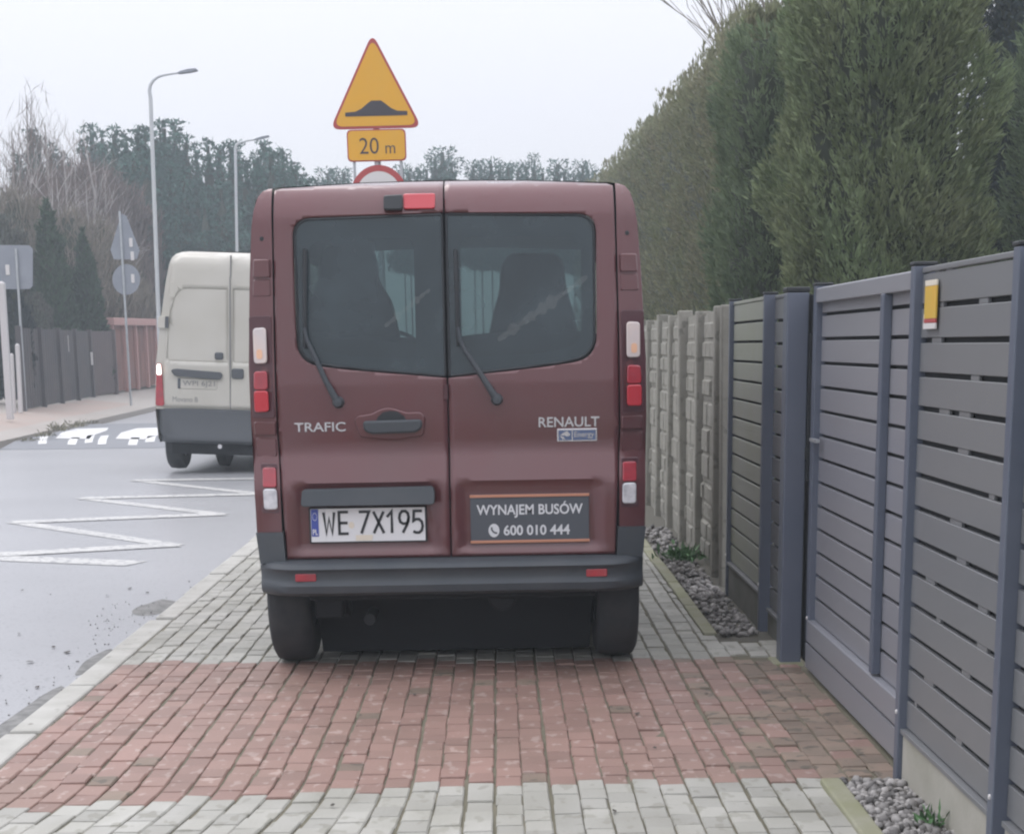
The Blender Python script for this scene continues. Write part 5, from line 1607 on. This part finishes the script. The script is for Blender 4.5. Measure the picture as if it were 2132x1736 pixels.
def brush(label, group, n, material, seed, name='bare_shrub', wd=0.035, LL=0.6):
    o = empty(name, (0, 0, 0), label, 'shrub', group)
    crown('twigs', o, lambda t: 0.75 + 0.3 * math.sin(t * 3.1) if t < 0.8 else max(0.1, 1.0 - (t - 0.8) * 4), 0.1, 5.0, 1.3, 1.0, n, LL, wd, material, 0.4, 1.1, seed, 0.5, 1.4, 0.45, 2.0, 0.7)
    t = MB(); t.tube([(0, 0, -0.2), (0, 0, 2.5)], [0.05, 0.02], 6); t.build('stem', 'bark', o)
    return o
b1 = brush('purplish-brown leafless thicket under the birches', 'brown brush across the road', 5200, 'twig', 31.0)
for i, (x, y, Y, k) in enumerate([(140, 352, 66, 1.3), (175, 345, 66, 1.3), (205, 360, 67, 1.3), (232, 375, 67, 1.25), (258, 420, 67, 1.1), (110, 380, 66, 1.3), (70, 372, 65, 1.3), (285, 500, 66, 1.1)]):
    o = b1 if i == 0 else copy_tree(b1)
    place(o, x, y, Y, 5.0, 0.45, 0.72 * k)
b2 = brush('tan leafless bush between the dark conifers across the road', 'tan bushes across the road', 4200, 'twig_tan', 37.0)
for i, (x, y, Y, k) in enumerate([(140, 440, 53, 1.2), (205, 460, 56, 1.2), (235, 500, 58, 1.1), (60, 420, 54, 1.2), (28, 400, 53, 1.2), (262, 560, 59, 1.1), (300, 590, 60, 1)]):
    o = b2 if i == 0 else copy_tree(b2)
    place(o, x, y, Y, 5.0, 0.45, 0.72 * k)
cone = lambda t: (1 - t) ** 0.72 * (0.85 + 0.15 * min(1, t * 8)) + 0.015
for (x, y, Y, r, lab) in ((96, 418, 49, 0.78, 'taller dark pointed conifer across the road, left of its neighbour'), (172, 476, 50.5, 0.74, 'shorter dark pointed conifer across the road, nearer the white van')):
    o = far_tree('conifer_tree', lab, 'pointed conifers across the road', cone, 5.0, r, 0.02, 9000, 0.22, 0.07, 'conifer', x * 0.1, 0.8, 0.16, 0.9, 0.4, 0.06, deep=0.12, freq=2.0)
    place(o, x, y, Y, 5.0, 0.4, 1.0)
s1 = brush('grey-green shrub behind the dark board fence', 'grey-green shrubs across the road', 6000, 'shrub', 43.0, 'shrub', 0.1, 0.22)
for i, (x, y, Y, k) in enumerate([(62, 520, 51.5, 0.9), (112, 560, 51, 0.9), (140, 590, 52, 0.9), (30, 480, 50, 0.9), (6, 450, 49, 0.9), (75, 610, 48, 0.8)]):
    o = s1 if i == 0 else copy_tree(s1)
    place(o, x, y, Y, 5.0, 0.42, 0.75 * k)
s2 = brush('dark blue-green shrub across the road', 'dark shrubs across the road', 6000, 'shrub_dark', 47.0, 'shrub', 0.1, 0.22)
for i, (x, y, Y, k) in enumerate([(28, 600, 39.5, 0.5), (55, 640, 41.5, 0.5), (250, 590, 63, 0.75), (290, 600, 64, 0.9), (318, 600, 66, 0.8), (-5, 560, 40, 0.6)]):
    o = s2 if i == 0 else copy_tree(s2)
    place(o, x, y, Y, 5.0, 0.42, k)

# ================================================================== HAZE
hz_m = bpy.data.materials.new('haze')
hz_m.use_nodes = True
hn = hz_m.node_tree.nodes
hn.remove(hn['Principled BSDF'])
pvn = hn.new('ShaderNodeVolumePrincipled')
pvn.inputs['Color'].default_value = (0.84, 0.93, 1.0, 1)
pvn.inputs['Density'].default_value = 0.0025
pvn.inputs['Anisotropy'].default_value = 0.0
hz_m.node_tree.links.new(pvn.outputs[0], hn['Material Output'].inputs['Volume'])
M['haze'] = hz_m
hb_ = MB(); hb_.box(-76, 76, -7, 192, -1.9, 14.0)
tag(hb_.build('haze', 'haze'), kind='stuff')
